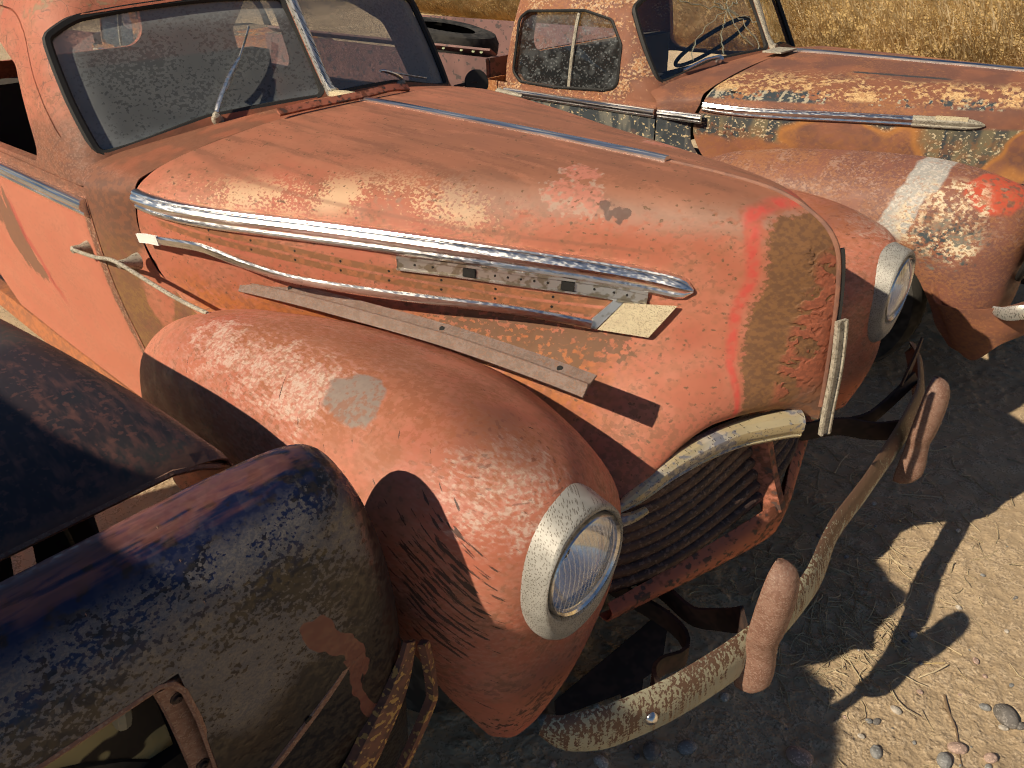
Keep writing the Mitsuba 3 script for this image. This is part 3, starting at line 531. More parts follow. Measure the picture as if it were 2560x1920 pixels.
# second strip below, with holes and clips; its mounting lines and the cream end plate
below = spl([(-.74, -.425, .966), (-.62, -.36, .964), (-.45, -.285, .955), (-.30, -.225, .945), (-.225, -.20, .94)], 40)
pb, nb = along(HOOD, below, 40, .003)
SEC_B = np.array([(-.016, -.003), (-.016, .006), (-.012, .006), (-.010, .003), (.008, .003), (.010, .007), (.016, .007), (.016, -.003)])[::-1]
moulding(sedan, 'lower_strip', pb, nb, SEC_B, 'chrome_dull', label='short pierced bright strip under the long moulding')
for i in (12, 27):
    b = np.cross(nb[i], pb[i + 1] - pb[i]); part(sedan, 'strip_clip', box(pb[i] + nb[i] * .006 - b / np.linalg.norm(b) * .001, (.028, .018, .006), np.stack([(pb[i + 1] - pb[i]) / np.linalg.norm(pb[i + 1] - pb[i]), -b / np.linalg.norm(b), nb[i]], 1)), 'black')
for i in (3, 6, 16, 18, 20, 22, 24, 31, 34, 36):
    part(sedan, 'strip_hole', T(lathe([(0, 0.0), (0, .0028), (.0012, .0028), (.0012, 0)], 8), frame(nb[i], (0.1, 0, 1)), pb[i] + nb[i] * .003), 'black')
pq = [offs(HOOD, q, .012)[0] for q in ((-.262, -.235, .930), (-.160, -.190, .938), (-.205, -.215, .862), (-.305, -.262, .866))]
nq = near_on(HOOD, (-.23, -.22, .88))[1]
def plate(c, n, t):
    c = np.asarray(c); v = np.vstack([c + n * t / 2, c - n * t / 2]); k = len(c); i = np.arange(k); j = (i + 1) % k
    f = [(0, a, a + 1) for a in range(1, k - 1)] + [(k, k + a + 1, k + a) for a in range(1, k - 1)] + [(a, k + a, k + b) for a, b in zip(i, j)] + [(a, k + b, b) for a, b in zip(i, j)]
    return v, np.array(f)
part(sedan, 'badge_plate', plate(pq, nq, .004), 'cream_plate', smooth=False, label='cream parallelogram badge backing plate')
pe = [offs(HOOD, q, .011)[0] for q in ((-.283, -.24, .933), (-.262, -.235, .931), (-.308, -.262, .866), (-.335, -.275, .869))]
part(sedan, 'badge_edge', plate(pe, nq, .006), 'chrome_dull', smooth=False)
# the thin strip that has come loose and sags
pl = A(0, -.014, 0) + spl([(-1.448, -.712, .94), (-1.358, -.714, .957), (-1.17, -.685, .972), (-1.06, -.645, .948), (-.93, -.60, .93), (-.71, -.50, .92), (-.46, -.36, .906), (-.31, -.265, .882)], 60)
moulding(sedan, 'loose_strip', pl[5:], near_on(HOOD, (-.8, -.48, .9))[1], np.array([(-.010, -.003), (-.010, .002), (-.004, .005), (.006, .005), (.010, .001), (.010, -.003)])[::-1], 'chrome', label='thin bright strip sagging loose from the hood side')
part(sedan, 'strip_tab', sweep(pl[:7], near_on(HOOD, (-1.3, -.66, .93))[1], np.array([(-.012, 0), (-.012, .006), (.012, .006), (.012, 0)])[::-1]), 'white_tab')
# hood centre: chrome strip, then the bare bead down the prow, then a spear that hangs off the nose
def ridge_path(a, b, n, dz): q = spl(H_CURVES[0] + [c[-1] for c in H_CURVES[1:]], 400, kind='akima'); q = q[int(a * 399):int(b * 399)]; q = q[np.linspace(0, len(q) - 1, n).astype(int)]; t = np.gradient(q, axis=0); m = np.stack([-t[:, 2], t[:, 1] * 0, t[:, 0]], 1); m /= np.linalg.norm(m, axis=1, keepdims=True); return q + m * dz, m
rp, rn = ridge_path(0.002, .572, 60, .001)
part(sedan, 'hood_centre_strip', sweep(rp, rn, np.array([(-.011, -.004), (-.011, .004), (-.006, .009), (.006, .009), (.011, .004), (.011, -.004)])[::-1]), 'chrome', smooth=25, label='bright centre strip running down the hood')
rp, rn = ridge_path(.574, .985, 70, -.001)
part(sedan, 'prow_bead', sweep(rp, rn, np.array([(-.006, -.006), (-.005, .002), (-.002, .005), (.002, .005), (.005, .002), (.006, -.006)])[::-1]), 'bead_rust', smooth=40, label='bare rusty bead over the prow')
part(sedan, 'prow_gasket', sweep(rp[38:62] + [.004, .010, 0], (1, .35, 0), np.array([(-.007, -.004), (-.007, .005), (.007, .005), (.007, -.004)])[::-1]), 'rubber_mat')
sp_ = spl([(.106, -.004, .92), (.118, -.006, .80), (.121, -.008, .70), (.124, -.010, .655)], 12)
part(sedan, 'nose_spear', sweep(sp_, (1, -.45, .1), np.array([(-.013, -.004), (-.014, .006), (-.009, .007), (-.007, .002), (.007, .002), (.009, .007), (.014, .006), (.013, -.004)])[::-1]), 'pot_metal', smooth=25, label='dull loose trim spear hanging off the nose')
# cowl: raised rusty seal across the hood's rear edge
cs = spl([(-1.405, -.285, 1.188), (-1.398, -.14, 1.192), (-1.392, 0, 1.194), (-1.40, .10, 1.196), (-1.41, .19, 1.184)], 24)
part(sedan, 'cowl_seal', sweep(cs, (.75, 0, .65), np.array([(-.011, -.006), (-.010, .003), (.010, .003), (.011, -.006)])[::-1]), 'red_paint2')
# windshield: panes, rubber, divider
def ws3(a, off, side=1): p = WO + WY * a[0] + WZ * a[1] + WN * off; return p * [1, side, 1]
loop = np.vstack([ws_poly, ws_poly[:1]]); loop = spl(np.c_[loop, loop[:, 0] * 0], 150, kind='pchip')[:, :2]
for sd in (1, -1):
    tri = trimesh.creation.triangulate_polygon(__import__('shapely.geometry', fromlist=['Polygon']).Polygon(ws_poly).buffer(.004), engine='earcut')
    gl = part(sedan, 'windshield_pane', (np.array([ws3(a, -.004, sd) for a in tri[0]]), np.array(tri[1])), 'dirty_glass', smooth=False)
    gk = np.array([ws3(a, .004, sd) for a in loop])
    part(sedan, 'windshield_rubber', tube(gk, .0125, 6, cap=False), 'rubber_mat', label='cracked black windshield rubber')
dv = spl([(-1.717, 0, 1.474), (-1.642, 0, 1.330), (-1.565, 0, 1.196), (-1.548, 0, 1.184), (-1.535, 0, 1.184)], 20)
part(sedan, 'windshield_divider', sweep(dv, (.83, 0, .48), np.array([(-.014, -.012), (-.014, .008), (-.009, .012), (-.003, .010), (.003, .010), (.009, .012), (.014, .008), (.014, -.012)])[::-1]), 'chrome_pitted', smooth=25, label='pitted bright divider between the two windshield panes')
part(sedan, 'divider_foot', sweep([(-1.55, 0, 1.182), (-1.49, 0, 1.186), (-1.42, 0, 1.186)], (0, 0, 1), np.array([(-.016, -.008), (-.014, .006), (-.005, .008), (.005, .008), (.014, .006), (.016, -.008)])[::-1]), 'cream_plate', smooth=25)
for sd, base, arm, blade in ((1, (-1.652, -.344, 1.150), [(-1.646, -.344, 1.168), (-1.652, -.325, 1.195), (-1.682, -.219, 1.298)], [(-1.672, -.290, 1.216), (-1.684, -.222, 1.292), (-1.712, -.152, 1.376)]),
        (-1, (-1.658, .362, 1.146), [(-1.650, .362, 1.166), (-1.646, .33, 1.185), (-1.635, .262, 1.205)], [(-1.640, .27, 1.204), (-1.66, .38, 1.176), (-1.69, .512, 1.143)])):
    w_ = part(sedan, 'wiper_base', lathe([(-.022, .001), (-.022, .024), (-.010, .020), (.008, .011), (.018, .010), (.022, .001)], 14, frame((.75 - .2, -.3 * sd, .6)), base), 'pot_metal', smooth=40)
    part(sedan, 'wiper_arm', tube(spl(arm, 10), np.linspace(.0075, .0045, 10), 8), 'chrome')
    part(sedan, 'wiper_blade', tube(spl(blade, 10), .0035, 6), 'chrome_dull')
# interior: floor, firewall, dash, seat, steering wheel
part(sedan, 'floor', box((-2.6, 0, .42), (2.2, 1.38, .03)), 'black'); part(sedan, 'firewall', box((-1.42, 0, .76), (.02, 1.30, .66)), 'black')
part(sedan, 'dashboard', join(box((-1.86, 0, 1.02), (.20, 1.36, .10)), box((-1.75, 0, .98), (.10, 1.3, .16))), 'interior')
part(sedan, 'seat', join(box((-2.75, 0, .70), (.55, 1.30, .22)), box((-3.05, 0, .93), (.16, 1.30, .42))), 'interior')
tri = trimesh.creation.triangulate_polygon(__import__('shapely.geometry', fromlist=['Polygon']).Polygon(win).buffer(.01), engine='earcut')
# inner door: far side glass
part(sedan, 'far_window_pane', (np.array([(a[0], side_y(a[1]) - .03, a[1]) for a in tri[0]]), np.array(tri[1])), 'dusty_glass', smooth=False)
# antenna with two stand-offs on the cowl
ant = spl([(-1.80, -.792, .842), (-1.62, -.795, .864), (-1.475, -.793, .887), (-1.2, -.762, .846), (-1.10, -.748, .837)], 30)
an = part(sedan, 'antenna', tube(ant, .0055, 8), 'pot_metal', label='pale antenna rod lying along the cowl side')
part(an, 'antenna_tip', tube(spl([(-1.10, -.748, .837), (-1.05, -.73, .829), (-1.01, -.725, .826), (-.985, -.745, .833)], 10), .0022, 6), 'pot_metal')
for q in ((-1.79, -.748, .838), (-1.475, -.74, .872)):
    part(an, 'antenna_mount', lathe([(-.004, .001), (-.004, .023), (.010, .019), (.026, .012), (.050, .011), (.056, .001)], 12, frame((0.1, -1, .15)), q), 'pot_metal', smooth=45)

# headlights
HO = A(-.012, -.712, .716)
def headlight(sd):
    def M(m): v, f = m; return (v, f) if sd > 0 else (v * [1, -1, 1], f[:, ::-1])
    th = np.linspace(0, 2 * np.pi, 56, endpoint=False); c, s = np.cos(th), np.sin(th)
    def ring(x, ry, rz, dz=0.0, dx=0.0, p=2.0): return np.stack([x + dx * s, HO[1] + ry * np.sign(c) * np.abs(c) ** (2 / p), HO[2] + dz + rz * s], 1)
    rows = [ring(-.10, .106, .142, -.020, -.03), ring(-.034, .110, .149, -.022, -.016), ring(-.018, .1095, .148, -.022, -.012), ring(-.002, .107, .140, -.020, -.008), ring(.014, .104, .127, -.012, -.003), ring(.019, .102, .114, -.005), ring(.020, .099, .102), ring(.016, .0970, .098), ring(.004, .094, .094), ring(-.02, .094, .094)]
    k = part(sedan, 'headlight_bezel', M(grid(np.array(rows), wrap=True, flip=False)), 'bezel', smooth=40, label='speckled grey oval headlight ring')
    part(k, 'retaining_ring', M(T(lathe([(-.02, .0935), (.030, .0925), (.034, .0895), (.030, .086), (.012, .086)], 48), np.eye(3), HO)), 'chrome', smooth=40)
    r_ = np.linspace(0, .088, 16); prof = [(.026 + .022 * (1 - (a / .088) ** 2), max(a, 1e-4)) for a in r_[::-1]]
    n_ = 96; P = np.stack([np.stack([np.full(n_, a), b * np.cos(np.linspace(0, 2 * np.pi, n_, endpoint=False)), b * np.sin(np.linspace(0, 2 * np.pi, n_, endpoint=False))], 1) for a, b in prof])
    v, f = grid(P, wrap=True)
    part(k, 'lens', M((v + HO, f)), 'lens_glass', smooth=True)
    # moulded flutes behind the glass
    fl = []
    for y in np.arange(-.08, .081, .0095):
        h = math.sqrt(max(.0855 ** 2 - y * y, 0))
        for z0, z1 in ((-.085, -.062), (-.061, -.034), (-.033, -.004), (-.003, .026), (.027, .052), (.053, .085)):
            a0, a1 = max(z0, -h), min(z1, h)
            if a1 - a0 > .006: fl.append(tube([(.024 + .020 * (1 - (y * y + a * a) / .0077), y + .004 * math.sin(a * 40), a) for a in np.linspace(a0, a1, 4)], .0008, 4))
    part(k, 'lens_flutes', M(T(join(*fl), np.eye(3), HO)), 'lens_flute', smooth=True)
    part(k, 'reflector', M(T(lathe([(.022, .088), (-.005, .078), (-.035, .055), (-.052, .03), (-.056, .001)], 40), np.eye(3), HO)), 'reflector', smooth=True)
    part(k, 'bulb', M(T(lathe([(-.055, .012), (-.02, .014), (-.012, .010), (-.008, .001)], 14), np.eye(3), HO)), 'black', smooth=True)
headlight(1); headlight(-1)

# grille: bars, chrome brow, centre post, valance
def gO(t): return A(np.interp(t, [0, .35, .7, 1], [-.105, -.095, -.088, -.085]), np.interp(t, [0, .35, .7, 1], [-.42, -.435, -.455, -.49]), np.interp(t, [0, .35, .7, 1], [.61, .52, .45, .375]))
def gC(t): return A(np.interp(t, [0, .5, 1], [-.025, .0, .048]), -.035, np.interp(t, [0, .5, 1], [.655, .545, .42]))
for sd in (1, -1):
    for i, t in enumerate(np.linspace(.03, .95, 9)):
        a, b = gO(t), gC(t);     pth = spl([a, (a * .62 + b * .38) + A(.020, -.012, -.012), (a * .3 + b * .7) + A(.016, -.01, -.002), b], 26, kind='cubic')
        wv = 1 + .05 * np.sin(np.linspace(0, 9, 26) + i); pth = pth + A(-.026, .014, .0)
        v, f = sweep(pth, np.array((.8, -.45, .25)), np.array([(-.0165, -.006), (-.0155, .001), (-.008, .007), (.002, .009), (.010, .005), (.0165, -.008), (.008, -.012)])[::-1], np.c_[np.ones(26), wv])
        if sd < 0: v, f = v * [1, -1, 1], f[:, ::-1]
        part(sedan, 'grille_bar', (v, f), 'grille_rust', smooth=50)
part(sedan, 'grille_post', sweep(spl([(-.03, 0, .68), (0.0, 0, .56), (.045, 0, .435), (.06, 0, .40)], 14), (1, 0, .3), np.array([(-.028, -.03), (-.02, .0), (-.012, .012), (.012, .012), (.02, .0), (.028, -.03)])[::-1]), 'red_paint2', smooth=50)
part(sedan, 'radiator', box((-.27, 0, .50), (.04, .70, .34)), 'black')
for sd in (1, -1):
    br = spl([(-.128, -.437, .592), (-.112, -.38, .608), (-.092, -.30, .636), (-.055, -.20, .662), (-.012, -.115, .675), (.035, -.06, .684), (.063, -.026, .684)], 40, kind='akima')
    sc = np.interp(np.linspace(0, 1, 40), [0, .12, .4, .8, 1], [.25, .62, .95, 1.1, 1.05])
    v, f = sweep(br + [.018, -.012, -.006], (.80, -.50, .34), np.array([(-.026, -.014), (-.030, .0), (-.026, .004), (-.022, .003), (-.012, .014), (.004, .019), (.018, .014), (.027, .002), (.028, -.014)])[::-1], sc)
    if sd < 0: v, f = v * [1, -1, 1], f[:, ::-1]
    gb = part(sedan, 'grille_brow', (v, f), 'brow_chrome', smooth=30, label='pitted yellowed chrome brow over the grille' if sd > 0 else None)
    v, f = sweep(spl([(-.118, -.445, .572), (-.10, -.415, .574), (-.085, -.385, .585)], 14) + [.02, -.012, 0], (.8, -.5, .3), np.array([(-.016, -.01), (-.014, .006), (0, .012), (.012, .006), (.014, -.01)])[::-1], np.linspace(.9, .5, 14))
    if sd < 0: v, f = v * [1, -1, 1], f[:, ::-1]
    part(gb, 'brow_tip', (v, f), 'brow_chrome', smooth=40)
    up = spl([gO(1.0) + A(.0, .0, .0), (-.045, -.34, .380), (.002, -.18, .397), gC(1.0) + A(.004, 0, .004), (.062, 0, .405)], 40)
    mid = spl([gO(1.0) + A(.02, -.01, -.016), (-.020, -.34, .356), (.026, -.18, .366), (.062, -.05, .385), (.07, 0, .39)], 40)
    low = spl([(-.075, -.505, .338), (-.032, -.34, .326), (.012, -.18, .318), (.05, -.04, .318), (.058, 0, .322)], 40)
    lip = spl([(-.10, -.50, .335), (-.055, -.34, .322), (-.01, -.18, .312), (.03, -.04, .312), (.036, 0, .316)], 40)
    VP = loft([up, mid, low, lip], 40, 16)
    m = shell(VP, .003, -1); m = m if sd > 0 else mir(m)
    part(sedan, 'front_valance', m, 'red_paint2', smooth=True)
# bumper, guards, bolts, brackets
bc = [(.045, -.855, .475), (.085, -.83, .463), (.125, -.76, .445), (.17, -.62, .425), (.205, -.45, .41), (.222, -.25, .40), (.216, -.15, .395), (.192, .0, .41), (.19, .18, .42), (.180, .40, .42), (.165, .60, .43), (.12, .75, .45), (.05, .87, .48)]
bp_ = spl(bc, 120, kind='akima'); u_ = np.linspace(0, 1, 120)
bt = np.gradient(bp_, axis=0); bn = np.cross(bt, [0, 0, 1]); bn /= np.linalg.norm(bn, axis=1, keepdims=True)
bn[:, 2] += .10 * np.sin(u_ * 9) + .16 * np.exp(-((u_ - .44) / .05) ** 2)
bh = np.interp(u_, [0, .012, .03, .07, .3, .45, .5, .6, .95, 1], [.35, .62, .8, .92, 1, 1.08, 1.02, 1, .9, .4])
SEC_BU = np.array([(-.056, -.010), (-.054, -.002), (-.038, .008), (-.014, .013), (.014, .013), (.038, .008), (.054, -.002), (.056, -.010), (.050, -.008), (.03, .002), (0, .006), (-.03, .002), (-.050, -.008)])[::-1]
bumper = part(sedan, 'front_bumper', sweep(bp_, bn, SEC_BU, np.c_[bh, np.ones(120)]), 'bumper_paint', smooth=35, label='bent bumper bar in peeling olive cream paint over rust')
part(sedan, 'bumper_bolt', T(lathe([(0, .013), (.005, .012), (.009, .008), (.011, .001)], 16), frame((.75, -.64, .15)), (.158, -.700, .440)), 'chrome', smooth=40)
def guard(y0, sd):
    zs = np.r_[np.linspace(0, .1, 6), np.linspace(.13, .90, 22), np.linspace(.93, 1, 7)]; n = 22; rows = []; U = [0, .02, .06, .12, .22, .34, .42, .50, .62, .76, .88, .95, .985, 1]
    for u in zs:
        z = .322 + .306 * u
        wl = np.interp(u, U, [.008, .018, .028, .034, .034, .031, .033, .042, .043, .041, .036, .027, .017, .006])
        wr = np.interp(u, U, [.008, .017, .025, .029, .028, .028, .032, .037, .041, .041, .037, .028, .018, .006])
        dx = np.interp(u, U, [.010, .026, .042, .054, .054, .047, .044, .048, .050, .050, .046, .037, .024, .008])
        a = np.linspace(-np.pi / 2, np.pi / 2, n); x0 = .206 + .010 * u; yc = y0 + .040 * (u - .5)
        wy = np.where(a < 0, wl, wr)
        out = np.stack([x0 + dx * np.cos(a) ** .55, yc + wy * np.sin(a), np.full(n, z)], 1)
        inn = np.stack([x0 + (dx - .006) * np.cos(a[::-1]) ** .55 - .004, yc + (wy[::-1] - .004) * np.sin(a[::-1]), np.full(n, z)], 1)
        rows.append(np.vstack([out, inn]))
    P = np.array(rows); v, f = grid(P, wrap=True)
    g = part(sedan, 'bumper_guard', (v, f), 'guard_rust', smooth=40, label='rusty blade-like bumper guard')
    wing = spl([(.225, y0 + .030, .375), (.222, y0 + .044, .45), (.216, y0 + .054, .53), (.212, y0 + .056, .575)], 16)
    part(g, 'guard_flange', sweep(wing, (.3, 1, 0), np.array([(-.012, -.003), (-.012, .003), (.012, .003), (.012, -.003)])[::-1], np.interp(np.linspace(0, 1, 16), [0, .4, 1], [.8, 1, .2])), 'guard_rust', smooth=30)
    part(g, 'guard_bolt', T(lathe([(0, .013), (.006, .012), (.010, .007), (.011, .001)], 14), frame((.85, .45, .1)), (.238, y0 + .022, .408)), 'chrome', smooth=40)
guard(-.425, 1); guard(.425, 1)
def strap(pts, h, t, nrm=None):
    p = spl(pts, 40, kind='akima'); tt_ = np.gradient(p, axis=0); nn_ = np.cross(tt_, [0, 0, 1]); nn_ /= np.linalg.norm(nn_, axis=1, keepdims=True)
    return sweep(p, nn_ if nrm is None else nrm, np.array([(-h, -t), (-h, t), (h, t), (h, -t)])[::-1])
part(sedan, 'bumper_bracket', strap([(-.6, -.36, .33), (-.20, -.38, .30), (-.08, -.36, .27), (.03, -.37, .27), (.075, -.42, .28), (.06, -.50, .30), (.09, -.58, .36), (.14, -.64, .42)], .026, .004), 'dark_rust')
part(sedan, 'bumper_bracket', strap([(-.20, -.34, .30), (-.06, -.31, .29), (.03, -.33, .29), (.09, -.33, .32), (.16, -.36, .40)], .026, .004), 'dark_rust')
part(sedan, 'bumper_bracket', strap([(-.6, .36, .33), (-.05, .33, .40), (.03, .42, .41), (.10, .47, .40), (.165, .50, .42)], .028, .004), 'dark_rust')
part(sedan, 'bumper_bracket', strap([(.03, .44, .40), (.085, .52, .42), (.11, .60, .46), (.13, .66, .50)], .024, .004), 'dark_rust')
part(sedan, 'bracket_tongue', plate([(.115, .585, .50), (.12, .62, .57), (.118, .66, .62), (.112, .70, .60), (.11, .69, .52), (.115, .63, .47)], A(.9, -.35, .1), .006), 'dark_rust')
# wheels
for sd in (1, -1):
    w = part(sedan, 'wheel', T(lathe([(-.08, .20), (-.085, .26), (-.07, .32), (-.03, .34), (.03, .34), (.07, .32), (.085, .26), (.08, .20)], 40), frame((0, -sd, 0)), (-.55, -.74 * sd, .34)), 'tyre_mat', smooth=40)
    part(w, 'rim', T(lathe([(-.06, .205), (.06, .205), (.05, .18), (.02, .16), (.03, .08), (.05, .06), (.05, .001)], 32), frame((0, -sd, 0)), (-.55, -.74 * sd, .34)), 'dark_rust', smooth=40)
for sd in (1, -1): part(sedan, 'inner_apron', box((-.92, -.47 * sd, .54), (.9, .02, .22)), 'black')
# rusted angle strip lying in the gutter between hood and fender: a loose thing
rs = spl([(-1.15, -.620, .862), (-.80, -.545, .868), (-.46, -.485, .868), (-.175, -.462, .868)], 40)
rsm = sweep(rs, (.25, -.62, .75), np.array([(-.026, -.004), (-.026, .000), (-.004, .004), (.0, .007), (.004, .000), (.026, -.007), (.026, -.011), (.002, -.004), (-.002, .001)])[::-1])
rk = solo('metal_strip', rsm, 'grey_rust', 'long grey-brown rusted angle strip lying between the red hood and fender', 'metal strip')
for q, nq_ in ((rs[6], 0), (rs[24], 0), (rs[36], 0)):
    part(rk, 'hole', T(lathe([(0, 0.0), (0, .006), (.001, .006), (.001, 0)], 10), frame((.25, -.62, .75)), q + A(0, .010, .006)), 'black')
part(sedan, 'rocker_panel', box((-3.2, -.64, .10), (2.6, .05, .12)), 'rust_orange', label='orange rusted sill below the door')
# ------------------------------------------------------------------ rusted pickup parked beyond the sedan: the same front end, a short cab and a bed
TO = A(.37, 2.25, -.085)
def TH(P): Q = np.array(P, float); Q[..., 0] = Q[..., 0] * 1.05 + .40; Q[..., 1] += 2.25; Q[..., 2] -= .09; return Q     # hood
def TF(P): return np.asarray(P, float) + A(.19, 2.25, -.035)                                                               # fenders
truck = thing('pickup_truck', 'brown rusted pickup with cracked windshield parked beyond the red sedan', 'truck')
def tpart(name, P, t, bsdf, out, tf, **k):
    for sd in (1, -1):
        Q = tf(P * A(1, sd, 1)); part(truck, name, shell(Q, t, out * sd), bsdf, smooth=True, **(k if sd > 0 else {}))
tpart('hood_panel', HOOD, .0025, 'truck_hood', -1, TH, label='rust brown hood half with blistered cream and blue-black paint')
tpart('front_fender', FENDER, .0025, 'truck_fender', -1, TF, label='dented fender in rust, grey primer and red patches')
tcf = np.array(cf); tcf = TH(tcf) - A(.007, 0, 0); tcb = np.array(cb) + TO
ca, cbb = PchipInterpolator(ts, tcf)(tt), PchipInterpolator(ts, tcb)(tt)
TC = ca[None] * (1 - w_lin) + cbb[None] * w_lin
part(truck, 'cowl', shell(TC, .0025, -1), 'truck_paint', smooth=True); part(truck, 'cowl', shell((TC - A(0, 2.25, 0)) * A(1, -1, 1) + A(0, 2.25, 0), .0025, 1), 'truck_paint', smooth=True)
tz = [.9, 1.1, 1.16, 1.22, 1.28, 1.34, 1.4, 1.46, 1.5, 1.54, 1.575, 1.6]
tcab = cab_solid(xb0=-2.74) - cab_solid(.026, tz, xb0=-2.74) - ws_cut - ws_cut.mirror([0, 1, 0])
twin = rounded([(-1.915, 1.07), (-1.925, 1.24), (-2.0, 1.335), (-2.16, 1.365), (-2.50, 1.35), (-2.545, 1.32), (-2.55, 1.08), (-2.50, 1.04), (-2.28, 1.035), (-1.99, 1.05)], .04)
tcab = tcab - prism(twin, (0, 0, 0), (1, 0, 0), (0, 0, 1), (0, -1, 0), -1.2, 1.2)
tcab = tcab - prism(rounded([(-.42, 1.12), (.42, 1.12), (.38, 1.4), (-.38, 1.4)], .08), (0, 0, 0), (0, 1, 0), (0, 0, 1), (1, 0, 0), -3.4, -2.4)
tseam = [(-1.745, 1.01), (-1.79, 1.09), (-1.835, 1.2), (-1.90, 1.33), (-1.99, 1.41), (-2.1, 1.445), (-2.55, 1.45), (-2.63, 1.42), (-2.65, 1.3), (-2.655, 1.0)]
def groove(solid, pts, tops=None):
    sp = spl([(x, 0, z) for x, z in pts], 40)[:, [0, 2]]; sd = np.gradient(sp, axis=0); sd /= np.linalg.norm(sd, axis=1, keepdims=True); sn = np.c_[-sd[:, 1], sd[:, 0]]
    for i in range(len(sp) - 1):
        q = np.vstack([sp[i] - sn[i] * .003, sp[i + 1] - sn[i + 1] * .003, sp[i + 1] + sn[i + 1] * .003, sp[i] + sn[i] * .003]) + np.array([[-1, -1], [1, 1], [1, 1], [-1, -1]]) * sd[i] * .001
        (ax, ay), (bx, by) = q[1] - q[0], q[2] - q[1]
        if ax * by - ay * bx < 0: q = q[::-1]
        solid = solid - prism(q, (0, 0, 0), (1, 0, 0), (0, 0, 1), (0, -1, 0), side_y(sp[i, 1]) - .012, side_y(sp[i, 1]) + .03)
    return solid
tcab = groove(tcab, tseam)
part(truck, 'cab', tcab.translate(TO.tolist()), 'truck_paint', smooth=38)
for sd in (1, -1):
    tri = trimesh.creation.triangulate_polygon(__import__('shapely.geometry', fromlist=['Polygon']).Polygon(ws_poly).buffer(.004), engine='earcut')
    wp = part(truck, 'windshield_pane', (np.array([ws3(a, -.004, sd) for a in tri[0]]) + TO, np.array(tri[1])), 'clear_glass', smooth=False, label='cracked windshield pane' if sd > 0 else None)
    part(truck, 'windshield_rubber', tube(np.array([ws3(a, .004, sd) for a in loop]) + TO, .0125, 6, cap=False), 'rubber_mat')
    tri = trimesh.creation.triangulate_polygon(__import__('shapely.geometry', fromlist=['Polygon']).Polygon(twin).buffer(.012), engine='earcut')
    part(truck, 'door_glass', (np.array([(a[0], -sd * (side_y(a[1]) - .018), a[1]) for a in tri[0]]) + TO, np.array(tri[1])), 'truck_glass', smooth=False)
    if sd > 0:
        part(truck, 'window_rim', tube(np.array([(a[0], -side_y(a[1]) - .001, a[1]) for a in np.vstack([twin, twin[:1]])]) + TO, .007, 6, cap=False), 'rubber_mat')
        part(truck, 'vent_divider', tube(np.array([(-2.20, -side_y(z) + .012, z) for z in np.linspace(1.04, 1.355, 8)]) + TO, .009, 6), 'pot_metal', label='worn brass-coloured vent window post')
# cracks in the near pane: raised silicone-like lines radiating from the blow
cen = A(.52, .20); gcr = np.random.default_rng(21)
for i, (a, L, j) in enumerate(((-.5, .36, .1), (.55, .16, .3), (1.5, .12, -.1), (2.4, .20, .2), (2.95, .34, -.15), (3.6, .38, .3), (4.2, .26, .2), (4.9, .25, .3), (5.5, .28, -.3))):
    pth = []
    for u in np.linspace(0, 1, 14):
        q = cen + L * u * A(math.cos(a + j * u * u), math.sin(a + j * u * u)) * A(1, .8) + gcr.normal(0, .006, 2) * (u > 0); q[0] = np.clip(q[0], .03, .70); q[1] = np.clip(q[1], -.01 - .12 * q[0], .29)
        pth.append(ws3((.72 - q[0], q[1]), .001) + TO)
    part(truck, 'glass_crack', tube(pth, gcr.uniform(.0014, .0034, 14), 4), 'crack_line')
part(truck, 'windshield_divider', T(sweep(dv, (.83, 0, .48), np.array([(-.014, -.012), (-.014, .008), (-.006, .012), (.006, .012), (.014, .008), (.014, -.012)])[::-1]), o=TO), 'pot_metal', smooth=25)
part(truck, 'cowl_vent', box(A(-1.46, -.12, 1.187) + TO, (.09, .16, .006)), 'pot_metal')
part(truck, 'wiper_base', T(lathe([(-.02, .001), (-.02, .022), (0, .014), (.02, .012), (.024, .001)], 12, frame((.6, -.3, .6)), A(-1.645, -.33, 1.155)), o=TO), 'chrome', smooth=40)
part(truck, 'wiper_arm', tube(np.array([(-1.64, -.33, 1.175), (-1.665, -.42, 1.168), (-1.70, -.54, 1.135)]) + TO, .006), 'chrome')
# body side under the belt: door, cab corner
def tside(x0, x1, name, **k):
    P = side_patch(x0, x1, .36, 1.028, nx=18, bow=0) + TO
    part(truck, name, shell(P, .003, 1), 'truck_paint', smooth=True, **k)
tside(-1.697, -2.652, 'door', label='rusted door with streaked blue-black lower half'); tside(-2.658, -2.76, 'cab_corner')
part(truck, 'cab_back', box(TO + A(-2.74, 0, .70), (.01, 1.46, .66)), 'truck_paint')
part(truck, 'floor', box(TO + A(-2.2, 0, .45), (1.0, 1.38, .03)), 'black'); part(truck, 'firewall', box(TO + A(-1.40, 0, .76), (.02, 1.28, .66)), 'black')
part(truck, 'dashboard', box(TO + A(-1.84, 0, 1.02), (.20, 1.34, .12)), 'black'); part(truck, 'seat', join(box(TO + A(-2.35, 0, .74), (.5, 1.3, .24)), box(TO + A(-2.60, 0, .98), (.14, 1.3, .3))), 'interior')
ang_ = np.linspace(0, 2 * np.pi, 40); R_ = frame((-.6, 0, .8))
part(truck, 'steering_wheel', tube(np.array([(0, math.cos(a), math.sin(a)) for a in ang_]) * .215 @ R_.T + [-2.08, .36, 1.13] + TO, .011, 8, False), 'black', label='black steering wheel behind the cracked glass')
